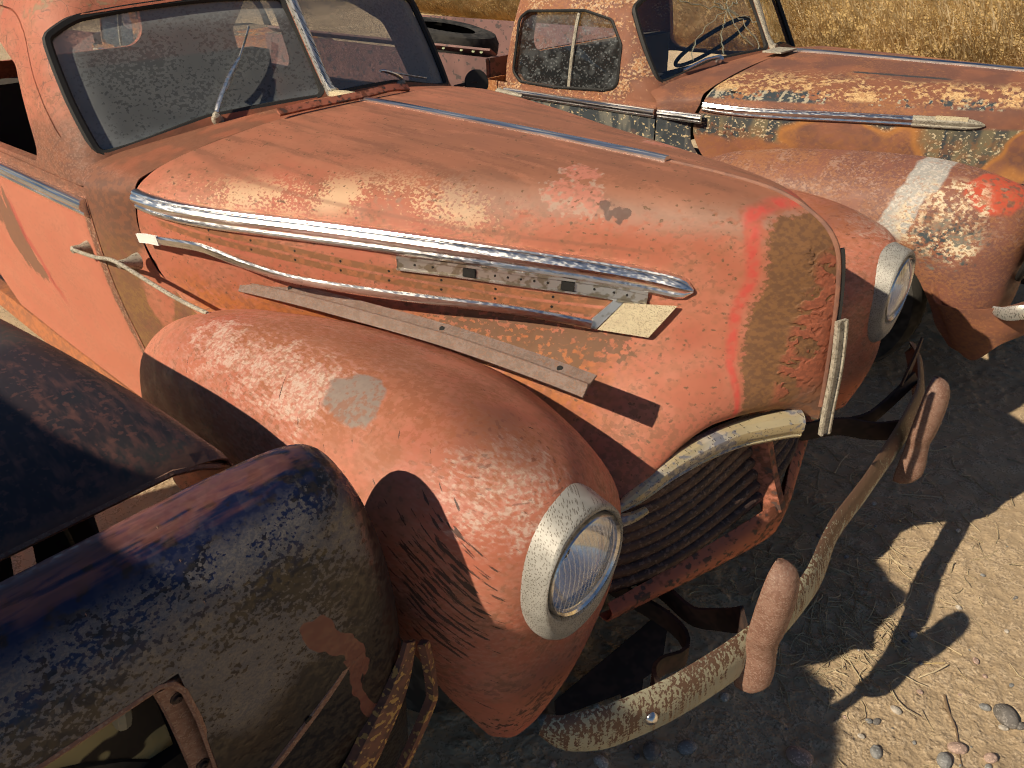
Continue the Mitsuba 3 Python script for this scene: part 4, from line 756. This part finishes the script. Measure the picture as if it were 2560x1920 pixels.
# mouldings
tm = np.array([(x, -.0, 0) for x in np.linspace(0, 1, 50)])
tp, tn = along(HOOD, [MC[0] + A(.0, 0, -.014)] + [MC[i] + A(0, 0, -.014) for i in range(6, 60, 6)], 70, .003); tp = TH(tp); tp[:, 2] += np.linspace(0, .03, 70)
moulding(truck, 'hood_moulding', tp[:52], tn[:52], SEC_M * .72, 'chrome', label='bright moulding along the rusted hood')
moulding(truck, 'moulding_tip', tp[51:68], tn[51:68], SEC_M * .78, 'pot_metal', 6, label='dull cream pot-metal end of the moulding')
part(truck, 'moulding_tab', sweep(tp[56:64] + tn[56:64] * .004 + A(0, 0, .016), tn[56:64], np.array([(-.008, 0), (-.008, .006), (.008, .006), (.008, 0)])[::-1]), 'cream_plate')
for x0, x1 in ((-2.60, -1.70), (-1.688, -1.48)):
    q = np.array([(x, -side_y(.975) - (.004 if x1 < -1.6 else -.012 * (x + 1.69) / .2 - .004), .985) for x in np.linspace(x0, x1, 12)]) + TO
    moulding(truck, 'door_moulding' if x1 < -1.6 else 'cowl_moulding', q, (0, -1, 0), SEC_M * .75, 'chrome')
hd = part(truck, 'door_handle', tube(TO + np.array([(-2.62, -.765, .985), (-2.60, -.80, .99), (-2.52, -.81, .992), (-2.44, -.795, .985)]), [.018, .016, .014, .008], 10), 'pot_metal', smooth=40, label='dull door handle at the end of the moulding')
rp, rn = ridge_path(0.002, .60, 40, .001)
part(truck, 'hood_centre_strip', sweep(TH(rp), rn, np.array([(-.012, -.004), (-.012, .006), (-.004, .012), (.004, .012), (.012, .006), (.012, -.004)])[::-1]), 'chrome', smooth=25)
rp, rn = ridge_path(.58, .78, 20, .004)
part(truck, 'hood_ornament', sweep(TH(rp), rn, np.array([(-.016, -.004), (-.016, .01), (-.004, .022), (.004, .022), (.016, .01), (.016, -.004)])[::-1]), 'cream_plate', smooth=25)
for i in (0, 3, 5, 9): pass
for (x, z) in ((-1.075, .885), (-1.02, .880), (-.995, .877), (-.945, .873), (-1.025, .855), (-.985, .850)):
    q = near_on(TH(HOOD), (x, 1.57, z)); part(truck, 'bolt_head', T(lathe([(0, .006), (.003, .005), (.004, .001)], 8), frame((.15, -1, .1)), q[0]), 'truck_paint')
# front: apron under the fender, bumper end, lamp rim
ap = [[(-.05, 1.335, .56), (.01, 1.30, .455), (.10, 1.28, .47), (.19, 1.30, .50), (.27, 1.36, .54), (.34, 1.6, .56)],
      [(-.02, 1.34, .50), (.045, 1.315, .39), (.12, 1.305, .38), (.21, 1.32, .42), (.30, 1.40, .46), (.36, 1.6, .48)],
      [(.02, 1.36, .42), (.075, 1.34, .31), (.15, 1.335, .27), (.225, 1.35, .36), (.30, 1.44, .40), (.35, 1.6, .42)]]
part(truck, 'fender_apron', shell(corr(ap, 50, 24), .003, -1), 'truck_paint', smooth=True, label='loose rusted apron below the fender')
bm_ = spl([(.165, 1.30, .485), (.20, 1.28, .488), (.25, 1.27, .51), (.33, 1.33, .535), (.40, 1.5, .54)], 30)
part(truck, 'front_bumper', sweep(bm_, np.cross(np.gradient(bm_, axis=0), [0, 0, 1]), SEC_BU * .45, np.interp(np.linspace(0, 1, 30), [0, .15, .5, 1], [.5, 1, 1, 1])), 'chrome_pitted', smooth=30)
ang_ = np.linspace(0, 2 * np.pi, 48)
part(truck, 'lamp_rim', tube(np.array([(.215 + .03 * math.sin(a), 1.50 + .105 * math.cos(a), .68 + .14 * math.sin(a)) for a in ang_]), .011, 8, False), 'rubber_mat')
part(truck, 'headlight', T(lathe([(0, .10), (.02, .07), (.028, .001)], 30), np.eye(3), A(.20, 1.50, .68)), 'black', smooth=40)
for sd in (1, -1):
    w = part(truck, 'wheel', T(lathe([(-.08, .20), (-.085, .26), (-.07, .31), (-.03, .33), (.03, .33), (.07, .31), (.085, .26), (.08, .20)], 40), frame((0, -sd, 0)), (-.42, 2.25 - .70 * sd, .30)), 'tyre_mat', smooth=40)
    part(w, 'rim', T(lathe([(-.06, .205), (.06, .205), (.05, .18), (.02, .16), (.03, .08), (.05, .06), (.05, .001)], 32), frame((0, -sd, 0)), (-.42, 2.25 - .70 * sd, .30)), 'dark_rust', smooth=40)
part(truck, 'inner_fender', box((-.25, 1.83, .58), (.9, .02, .36)), 'black')
part(truck, 'radiator', box((.1, 2.25, .6), (.05, .8, .5)), 'black')
# bed
part(truck, 'bed_side', box((-3.45, 1.56, .80), (2.1, .03, .47)), 'truck_bed', label='faded purple-brown side of the pickup bed')
part(truck, 'bed_rail', box((-3.45, 1.60, 1.058), (2.1, .012, .055), np.array([[1, 0, 0], [0, .55, -.83], [0, .83, .55]])), 'truck_bed')
part(truck, 'bed_side', box((-3.45, 2.94, .80), (2.1, .03, .47)), 'truck_bed'); part(truck, 'bed_front', box((-2.41, 2.25, .80), (.03, 1.36, .47)), 'truck_bed'); part(truck, 'bed_floor', box((-3.45, 2.25, .58), (2.1, 1.36, .03)), 'truck_bed')
for x in (-2.76, -2.62, -2.53, -2.47):
    part(truck, 'rail_hole', T(lathe([(0, 0), (0, .012), (.002, .012), (.002, 0)], 10, sy=1, sz=.5), frame((0, -.83, .55)), A(x, 1.585, 1.055)), 'pale_green')
ty = solo('spare_tyre', T(lathe([(-.07, .18), (-.085, .24), (-.07, .31), (-.03, .335), (.03, .335), (.07, .31), (.085, .24), (.07, .18)], 40), frame((.15, .1, 1.0)), A(-3.25, 2.05, 1.02)), 'tyre_mat', 'black worn tyre lying in the bed of the far pickup', 'tyre')
# round mirror on the sedan's far side
mr = part(sedan, 'side_mirror', T(lathe([(-.012, .001), (-.010, .047), (.0, .050), (.004, .046), (.005, .001)], 30), frame((.85, -.45, .2)), A(-1.72, .80, 1.085)), 'rubber_mat', smooth=40, label='round black side mirror on the far side')
part(mr, 'mirror_arm', tube([(-1.77, .725, 1.075), (-1.72, .80, 1.09)], .007), 'dark_rust')
part(mr, 'mirror_patch', T(lathe([(.0062, .016), (.007, .001)], 9), frame((.85, -.45, .2)), A(-1.72, .803, 1.078)), 'truck_bed')
# a second pickup of the same make far behind, seen through the sedan's glass
farp = thing('old_pickup', 'reddish brown old pickup far behind, seen through the sedan windshield', 'truck')
FT = T4().translate([-5.7, .25, -.22]).translate([-1.83, 2.0, 0]).rotate([0, 0, 1], 4).translate([1.83, -2.0, 0])
for k in [k for k in scene if k.startswith('pickup_truck__') and any(q in k for q in ('hood_panel', 'front_fender', 'cowl', '__cab', 'door', 'windshield_rubber', 'bed_side', 'bed_front', 'vent_divider', 'hood_moulding'))]:
    scene['old_pickup' + k[len('pickup_truck'):]] = {**scene[k], 'to_world': FT}
# ------------------------------------------------------------------ dark truck, nose towards the sedan, at the photographer's left
dark = thing('dark_truck', 'black and blue scraped old truck front nosing in at the lower left', 'truck')
# right front fender: axis along Y, outer side facing +X; section (x, z) from the inner wall over the ridge down the outer side
DS = [(-.292, .80), (-.295, .95), (-.288, .990), (-.272, 1.001), (-.240, .997), (-.197, .970), (-.163, .925), (-.142, .87)]
def dsec(y, inset, drop, s=1.0, low=None):
    pts = DS + ([(-.128, .80), (-.122, .70), (-.125, .58), (-.135, .46), (-.15, .34)] if low is None else low)
    return [(-.24 + (x + .24) * s - inset, y, .62 + (z - .62) * (1 - drop) if z > .62 else z) for x, z in pts]
FR = [dsec(-2.3, 0, .02), dsec(-1.75, 0, .0), dsec(-1.40, 0, 0), dsec(-1.292, 0, 0)]
front = [dsec(-1.292, 0, 0), dsec(-1.18, 0, .0), dsec(-1.08, .0, .01), dsec(-1.02, .004, .045, .97), dsec(-.985, .012, .12, .9), dsec(-.966, .02, .24, .78), dsec(-.958, .03, .42, .55), dsec(-.957, .035, .60, .3)]
DF = loft([list(c) for c in front], 80, 40)
part(dark, 'front_fender', shell(DF, .003, -1), 'dark_paint', smooth=True, label='scraped blue-black fender with bare grey patches')
up = [[p for p in dsec(y, 0, 0)][:8] for y in (-2.3, -1.75, -1.40, -1.292)]
DU = loft(up, 50, 40)
part(dark, 'fender_top', shell(DU, .003, -1), 'dark_paint', smooth=True)
# lip of the wheel opening, cream inner panel, bolted flange
lipp = [(-.141, y, .868) for y in np.linspace(-2.2, -1.315, 24)] + [(-.139, -1.302, .862), (-.134, -1.294, .845)] + [(-.128 + .004 * math.sin(z * 9), -1.292, z) for z in np.linspace(.80, .40, 12)]
part(dark, 'opening_lip', tube(lipp, .0045, 6), 'guard_rust', label='worn pale edge of the fender opening')
part(dark, 'inner_panel', shell(np.array([[(-.30 + .02 * math.sin(6 * y + 4 * z), y, z) for y in np.linspace(-1.75, -1.30, 20)] for z in np.linspace(.90, .40, 20)]), .003, 1), 'cream_peel', smooth=True, label='peeling cream inner fender panel')
part(dark, 'drain_tube', tube(spl([(-.262, -1.325, .865), (-.262, -1.327, .80), (-.262, -1.345, .735), (-.262, -1.348, .715)], 12), np.r_[np.linspace(.005, .007, 9), .012, .013, .010], 8), 'cream_old')
fl = part(dark, 'bolted_flange', sweep(spl([(-.150, -1.306, .857), (-.150, -1.302, .80), (-.150, -1.300, .70), (-.150, -1.298, .52)], 16), (1, 0, .1), np.array([(-.017, -.002), (-.015, .004), (-.006, .007), (.006, .007), (.015, .004), (.017, -.002)])[::-1]), 'guard_rust', smooth=40, label='rusty flange with two bolt holes')
for z in (.832, .70): part(fl, 'bolt', T(lathe([(0, .009), (.002, .0085), (.002, .005), (.006, .0045), (.007, .001)], 12), np.eye(3), A(-.144, -1.302, z)), 'dark_rust')
# rust crease and ribs on the front half
part(dark, 'fender_crease', sweep(spl([(-.128, -1.285, .60), (-.118, -1.20, .645), (-.121, -1.10, .70), (-.14, -1.04, .745)], 20), (1, 0, .2), np.array([(-.010, -.004), (-.004, .003), (.004, .003), (.010, -.004)])[::-1]), 'guard_rust', smooth=45)
part(dark, 'crease_hole', T(lathe([(0, 0), (0, .006), (.001, .006), (.001, 0)], 10), np.eye(3), A(-.117, -1.165, .668)), 'black')
for y in (-1.345, -1.235):
    part(dark, 'weld_rib', tube([(x + .0005, y + .02 * (1 - z), z + .0005) for x, z in DS[3:8]], .0028, 5), 'guard_rust')
# slotted lower bracket
bro = spl([(-.118, -.950, .635), (-.105, -.985, .575), (-.095, -1.055, .50), (-.09, -1.13, .43), (-.09, -1.22, .35)], 30)
part(dark, 'slotted_bracket', sweep(bro + A(-.012, -.012, .008), (.85, .35, .35), np.array([(-.046, -.016), (-.044, .0), (-.016, .008), (.002, .005), (.002, -.006), (-.03, -.02)])[::-1], np.interp(np.linspace(0, 1, 30), [0, .15, .4, 1], [.45, .75, 1, 1.15])), 'bracket_rust', smooth=35, label='rusty slotted bracket below the dark fender')
part(dark, 'bracket_rail', sweep(np.vstack([bro[:8] + np.linspace(0, 1, 8)[:, None] * A(.010, .036, -.020), bro[8:] + A(.010, .036, -.020)]), (.85, .35, .35), np.array([(-.007, -.012), (-.007, .003), (.007, .003), (.007, -.012)])[::-1]), 'bracket_rust', smooth=35)
part(dark, 'frame_end', box((-.34, -1.35, .50), (.16, .7, .20)), 'black')
# hood: side lip at x = -.45, blunt rounded front end near y = -1.05, open side below the lip
def hsec(y, k):
    b = [(-.452, .915), (-.458, .93), (-.50, .962), (-.58, .992), (-.72, 1.018), (-.90, 1.032), (-1.10, 1.036)]
    return [(x, y + .0 * x, .90 + (z - .90) * k - (1 - k) * .02) for x, z in b] + [(-1.10 - (-1.10 - -x) * -1 if False else -2.20 - x, y, .90 + (z - .90) * k - (1 - k) * .02) for x, z in b[-2::-1]]
def skew(P): P = np.array(P, float); P[..., 1] += -.13 * (-(P[..., 0]) - .5) * np.clip((1.9 + P[..., 1]) / .7, 0, 1) - .02; return P
HS = [hsec(-2.6, 1), hsec(-1.9, 1), hsec(-1.40, 1), hsec(-1.22, .98), hsec(-1.11, .88), hsec(-1.06, .62), hsec(-1.035, .25), hsec(-1.03, -.15)]
DHD = skew(loft(HS, 70, 60))
part(dark, 'hood', shell(DHD, .004, 1), 'dark_hood', smooth=True, label='dull purple-black hood with a rust-worn edge')
lip = np.array([skew(A(-.452, y, .914)) for y in np.linspace(-2.5, -1.12, 40)] + [skew(A(*q)) for q in ((-.453, -1.08, .902), (-.455, -1.05, .885), (-.47, -1.035, .872), (-.52, -1.03, .865))])
part(dark, 'hood_lip', tube(lip, .006, 6), 'guard_rust', label='rust-worn folded edge of the dark hood')
part(dark, 'hood_underside', shell(np.array([[skew(A(-.47 - .07 * v, y, .90 - .05 * v)) for y in np.linspace(-1.16, -1.05, 6)] for v in np.linspace(0, 1, 5)]), .002, 1), 'pale_green', smooth=True, label='pale green paint inside the hood corner')
# members seen through the gap, firewall and cab
part(dark, 'fender_wall', box((-.32, -1.75, .80), (.006, 1.25, .24)), 'black')
for y in (-1.245, -1.40): part(dark, 'cross_strut', box((-.80, y, .62), (.95, .11, .02), rotz(-.22)), 'black')
part(dark, 'frame_rail', box((-.46, -1.12, .55), (.06, .22, .14)), 'black')
part(dark, 'radiator_shell', box((-.86, -1.22, .62), (.7, .03, .40), rotz(-.12)), 'black')
part(dark, 'firewall', box((-1.1, -1.93, .78), (1.5, .04, .7)), 'black')
CB = [[(-.36, y, z0) for y in (-3.4, -2.9, -2.4)] for z0 in (.4,)]
def cabrow(z, w, f): return [(-1.1 + w, -3.3, z), (-1.1 + w, -2.15 - f, z), (-1.1 + w - .05, -2.03 - f, z), (-1.1 + w - .25, -1.98 - f, z), (-1.1, -1.95 - f, z), (-1.1 - w + .25, -1.98 - f, z), (-1.1 - w, -2.15 - f, z), (-1.1 - w, -3.3, z)]
CBL = loft([cabrow(.45, .95, 0), cabrow(1.1, .98, 0), cabrow(1.35, .97, .03), cabrow(1.50, .93, .06), cabrow(1.60, .84, .09), cabrow(1.68, .66, .16), cabrow(1.71, .2, .4)], 40, 40)
part(dark, 'cab', shell(CBL, .004, 1), 'dark_hood', smooth=True)
w = part(dark, 'wheel', T(lathe([(-.09, .22), (-.10, .28), (-.08, .36), (-.03, .38), (.03, .38), (.08, .36), (.10, .28), (.09, .22)], 40), frame((1, 0, 0)), (-.36, -1.62, .38)), 'tyre_mat', smooth=40)
# ------------------------------------------------------------------ ground, stones, straw, reed bank
def gh(x, y):
    q = np.stack([x, y, x * 0], -1).reshape(-1, 3)
    h = .030 * (meshkit.fbm(q * .9) - .5) + .014 * (meshkit.fbm(q * 4.0) - .5) + .010 * (meshkit.fbm(q * 17.0) - .5) + .008 * np.clip(meshkit.fbm(q * 45.0, seed=3) - .55, 0, 1) * 3
    return h.reshape(np.shape(x)) - .004
bank_s = lambda x, y: np.clip((y + .22 * x - 8.5) / 5.5, 0, 1)
X, Y = np.meshgrid(np.arange(-1.15, 1.65, .0075), np.arange(-1.4, 2.65, .0075)); v1 = np.stack([X, Y, gh(X, Y)], -1)
X, Y = np.meshgrid(np.linspace(-70, 70, 281), np.linspace(-50, 90, 281)); Z = gh(X, Y); near_ = (X > -1.1) & (X < 1.6) & (Y > -1.35) & (Y < 2.6); Z = np.where(near_, -.08, Z - .012) + 5.0 * bank_s(X, Y) ** 1.05
scene['ground'] = mikit.ply(join(grid(v1), grid(np.stack([X, Y, Z], -1))), 'dirt', smooth=True); labels['ground'] = {'kind': 'structure'}
def stone(r, seed):
    m = trimesh.creation.icosphere(subdivisions=3, radius=1.0); v = np.array(m.vertices); g = np.random.default_rng(seed)
    v *= 1 + .22 * (meshkit.fbm(v * 1.3 + seed * 7.1, 3)[:, None] - .5); v *= np.array([1.15 + .3 * g.random(), .95, .62 + .15 * g.random()]) * r * .78
    return (v @ rotz(g.random() * 6.3).T, np.array(m.faces))
STONES = [(.31, -.274, .0297, 1, 'smooth pinkish oval stone in shadow below the bumper guard'), (.111, -.426, .0228, 0, 'blue-grey cobble in shadow below the olive bumper'), (.057, -.492, .0256, 3, 'dark slate cobble in shadow, left of a blue-grey one'),
    (.108, -.249, .0141, 2, 'small grey stone between bumper and bolt-on guard, in shadow'), (-.099, -.48, .0147, 2, 'small pale stone on the dirt behind the bumper'), (-.166, -.594, .0228, 0, 'grey cobble tucked under the red fender tip'), (.625, .144, .0323, 3, 'largest grey stone half sunk in the sunlit dirt at right'),
    (.553, -.071, .0201, 0, 'pale grey-blue pebble in the sun at the bottom right'), (.433, -.145, .0175, 0, 'pale grey pebble in the sun near the shadow edge'), (.566, -.015, .0194, 1, 'flat pinkish sunlit stone beside a thin twig')]
for i, (x, y, r, m, lb) in enumerate(STONES):
    solo('stone', T(stone(r, i), o=(x, y, float(gh(np.array([x]), np.array([y]))[0]) + r * .28)), f'stone_{m}', lb, 'stone', smooth=True)
PEB = [(.582, .142, .012), (.04, -.523, .008), (-.01, -.59, .018), (-.089, -.665, .012), (.391, -.076, .009), (.405, -.064, .010), (.428, -.006, .0126), (.527, .267, .01), (.381, .242, .0148), (.372, .212, .0074), (.393, -.127, .0088), (.628, .006, .016), (.631, -.021, .01), (.656, .137, .012), (.629, .11, .0095), (.557, .232, .0074), (-.262, 1.335, .0123), (-.226, 1.35, .0105), (-.212, 1.117, .0116), (.075, -.483, .0072), (.489, -.061, .0056)]
g = np.random.default_rng(5)
PEB += [(g.uniform(.30, .95), g.uniform(-.3, .9), .003 + .008 * g.random() ** 2) for _ in range(60)] + [(g.uniform(-.1, .4), g.uniform(-.65, 1.6), .003 + .007 * g.random() ** 2) for _ in range(40)]
for i, (x, y, r) in enumerate(PEB):
    solo('pebble', T(stone(r, 50 + i), o=(x, y, float(gh(np.array([x]), np.array([y]))[0]) + r * .3)), f'stone_{(i * 7) % 4}', 'small rounded pebble lying loose on the dirt in front of the sedan', 'pebble', 'small pebbles scattered on the dirt', smooth=True)
# dry straw and stems lying about: nobody could count them
def stem(x, y, a, L, r, lift, bend, g):
    t = np.linspace(0, 1, 5)[:, None]; d = np.array([math.cos(a), math.sin(a)]); nrm = np.array([-d[1], d[0]])
    q = np.array([x, y]) + (t - .5) * L * d + bend * L * ((t - .5) ** 2) * nrm
    return tube(np.c_[q, gh(q[:, 0], q[:, 1]) + r + lift * t[:, 0]], r, 3, False)
g = np.random.default_rng(11); ms, cs_ = [], []
def add_stem(*a):
    m = stem(*a, g); ms.append(m); b = .6 + .4 * g.random(); cs_.append(np.tile(np.array([.62, .52, .34]) * b, (len(m[0]), 1)))
for _ in range(900):
    cx, cy, sp = ((.12, .25, .16), (.05, .62, .22), (.22, .12, .10), (.0, .9, .3))[g.integers(4)]
    add_stem(cx + sp * g.normal(), cy + sp * 1.2 * g.normal(), g.uniform(0, 6.3), .025 + .12 * g.random() ** 2, .0009 + .0014 * g.random() ** 2, .012 * g.random(), g.normal() * .5)
for _ in range(700): add_stem(g.uniform(-.9, 1.2), g.uniform(-1.0, 2.3), g.uniform(0, 6.3), .008 + .04 * g.random() ** 2, .0005 + .0004 * g.random(), .003 * g.random(), g.normal() * .6)
V, Fc = join(*ms); scene['straw_litter'] = mikit.ply((V, Fc), 'straw_mat', smooth=True, color=np.vstack(cs_)); labels['straw_litter'] = {'label': 'bits of dry straw and stems littering the dirt under the bumper', 'category': 'straw', 'kind': 'stuff'}
solo('straw_stem', stem(.425, .165, .72, .13, .0016, .002, .1, g), 'straw_stem', 'long yellow straw stem lying at the shadow edge', 'straw')
tw = [(.50, .115), (.523, .07), (.548, .035), (.575, -.03), (.588, -.06)]
tz_ = gh(np.array([a for a, b in tw]), np.array([b for a, b in tw]))
solo('twig', tube(spl([(a, b, z + .003) for (a, b), z in zip(tw, tz_)], 16), np.linspace(.0032, .001, 16), 6), 'twig', 'thin brown twig on the sunlit dirt at the lower right', 'twig')
# Y-shaped iron lying behind the bumper
yi = join(plate([(-.175, -.555, .035), (-.10, -.42, .055), (-.055, -.33, .075), (-.10, -.215, .12), (-.085, -.21, .12), (-.025, -.335, .075), (-.06, -.44, .05), (-.145, -.585, .03)], A(.5, -.2, 1) / 1.14, .008), plate([(-.085, -.425, .05), (-.03, -.47, .03), (-.01, -.445, .03), (-.05, -.37, .06)], A(.3, -.1, 1) / 1.05, .008))
solo('forked_iron', yi, 'dark_rust', 'forked piece of rusty iron lying on the ground behind the bumper', 'scrap iron')
# bank of dry grass behind the vehicles
g = np.random.default_rng(3); nB = 110000
bx, by = g.uniform(-15, 3.0, nB), g.uniform(0, 1, nB); by = 8.2 - .22 * bx + by ** 1.25 * 4.6; keep = (bx > -14.5)
bz = -.01 + 5.0 * bank_s(bx, by) ** 1.05; L = g.uniform(.16, .42, nB); az = g.normal(-1.75, .8, nB); le = g.uniform(.45, 1.35, nB); wd = g.uniform(.004, .010, nB)
clump = meshkit.fbm(np.c_[bx * 1.1, by * 1.1, bx * 0]); L *= .6 + .9 * clump
d = np.c_[np.cos(az) * np.sin(le), np.sin(az) * np.sin(le), np.cos(le)]; side = np.c_[-np.sin(az + .5), np.cos(az + .5), az * 0] * wd[:, None]
b0 = np.c_[bx, by, bz]; m0 = b0 + d * (L * .55)[:, None]; tp_ = b0 + d * L[:, None] + np.c_[np.cos(az), np.sin(az), -.6 + 0 * az] * (L * .22)[:, None]
V = np.stack([b0 - side, b0 + side, m0 - side * .8, m0 + side * .8, tp_], 1).reshape(-1, 3); k = np.arange(nB)[:, None] * 5
Fc = np.concatenate([k + [0, 1, 3], k + [0, 3, 2], k + [2, 3, 4]])
tone = np.clip(.5 + 1.6 * (meshkit.fbm(np.c_[bx * 2.2, by * 2.2, bx * 0 + 4]) - .5) + g.normal(0, .18, nB), 0, 1)[:, None]
base = np.clip((by + .22 * bx - 8.2) / .9, 0, 1)[:, None]
col = (np.array([.54, .43, .25]) * (1 - tone) + np.array([.76, .66, .46]) * tone); col = col * base + np.array([.52, .33, .13]) * (1 - base) * (.5 + .6 * tone)
colv = np.repeat(col, 5, axis=0)
scene['dry_grass'] = mikit.ply((V, Fc), 'straw_mat', smooth=True, color=colv); labels['dry_grass'] = {'label': 'bank of dense dry golden grass rising behind the vehicles', 'category': 'grass', 'kind': 'stuff'}
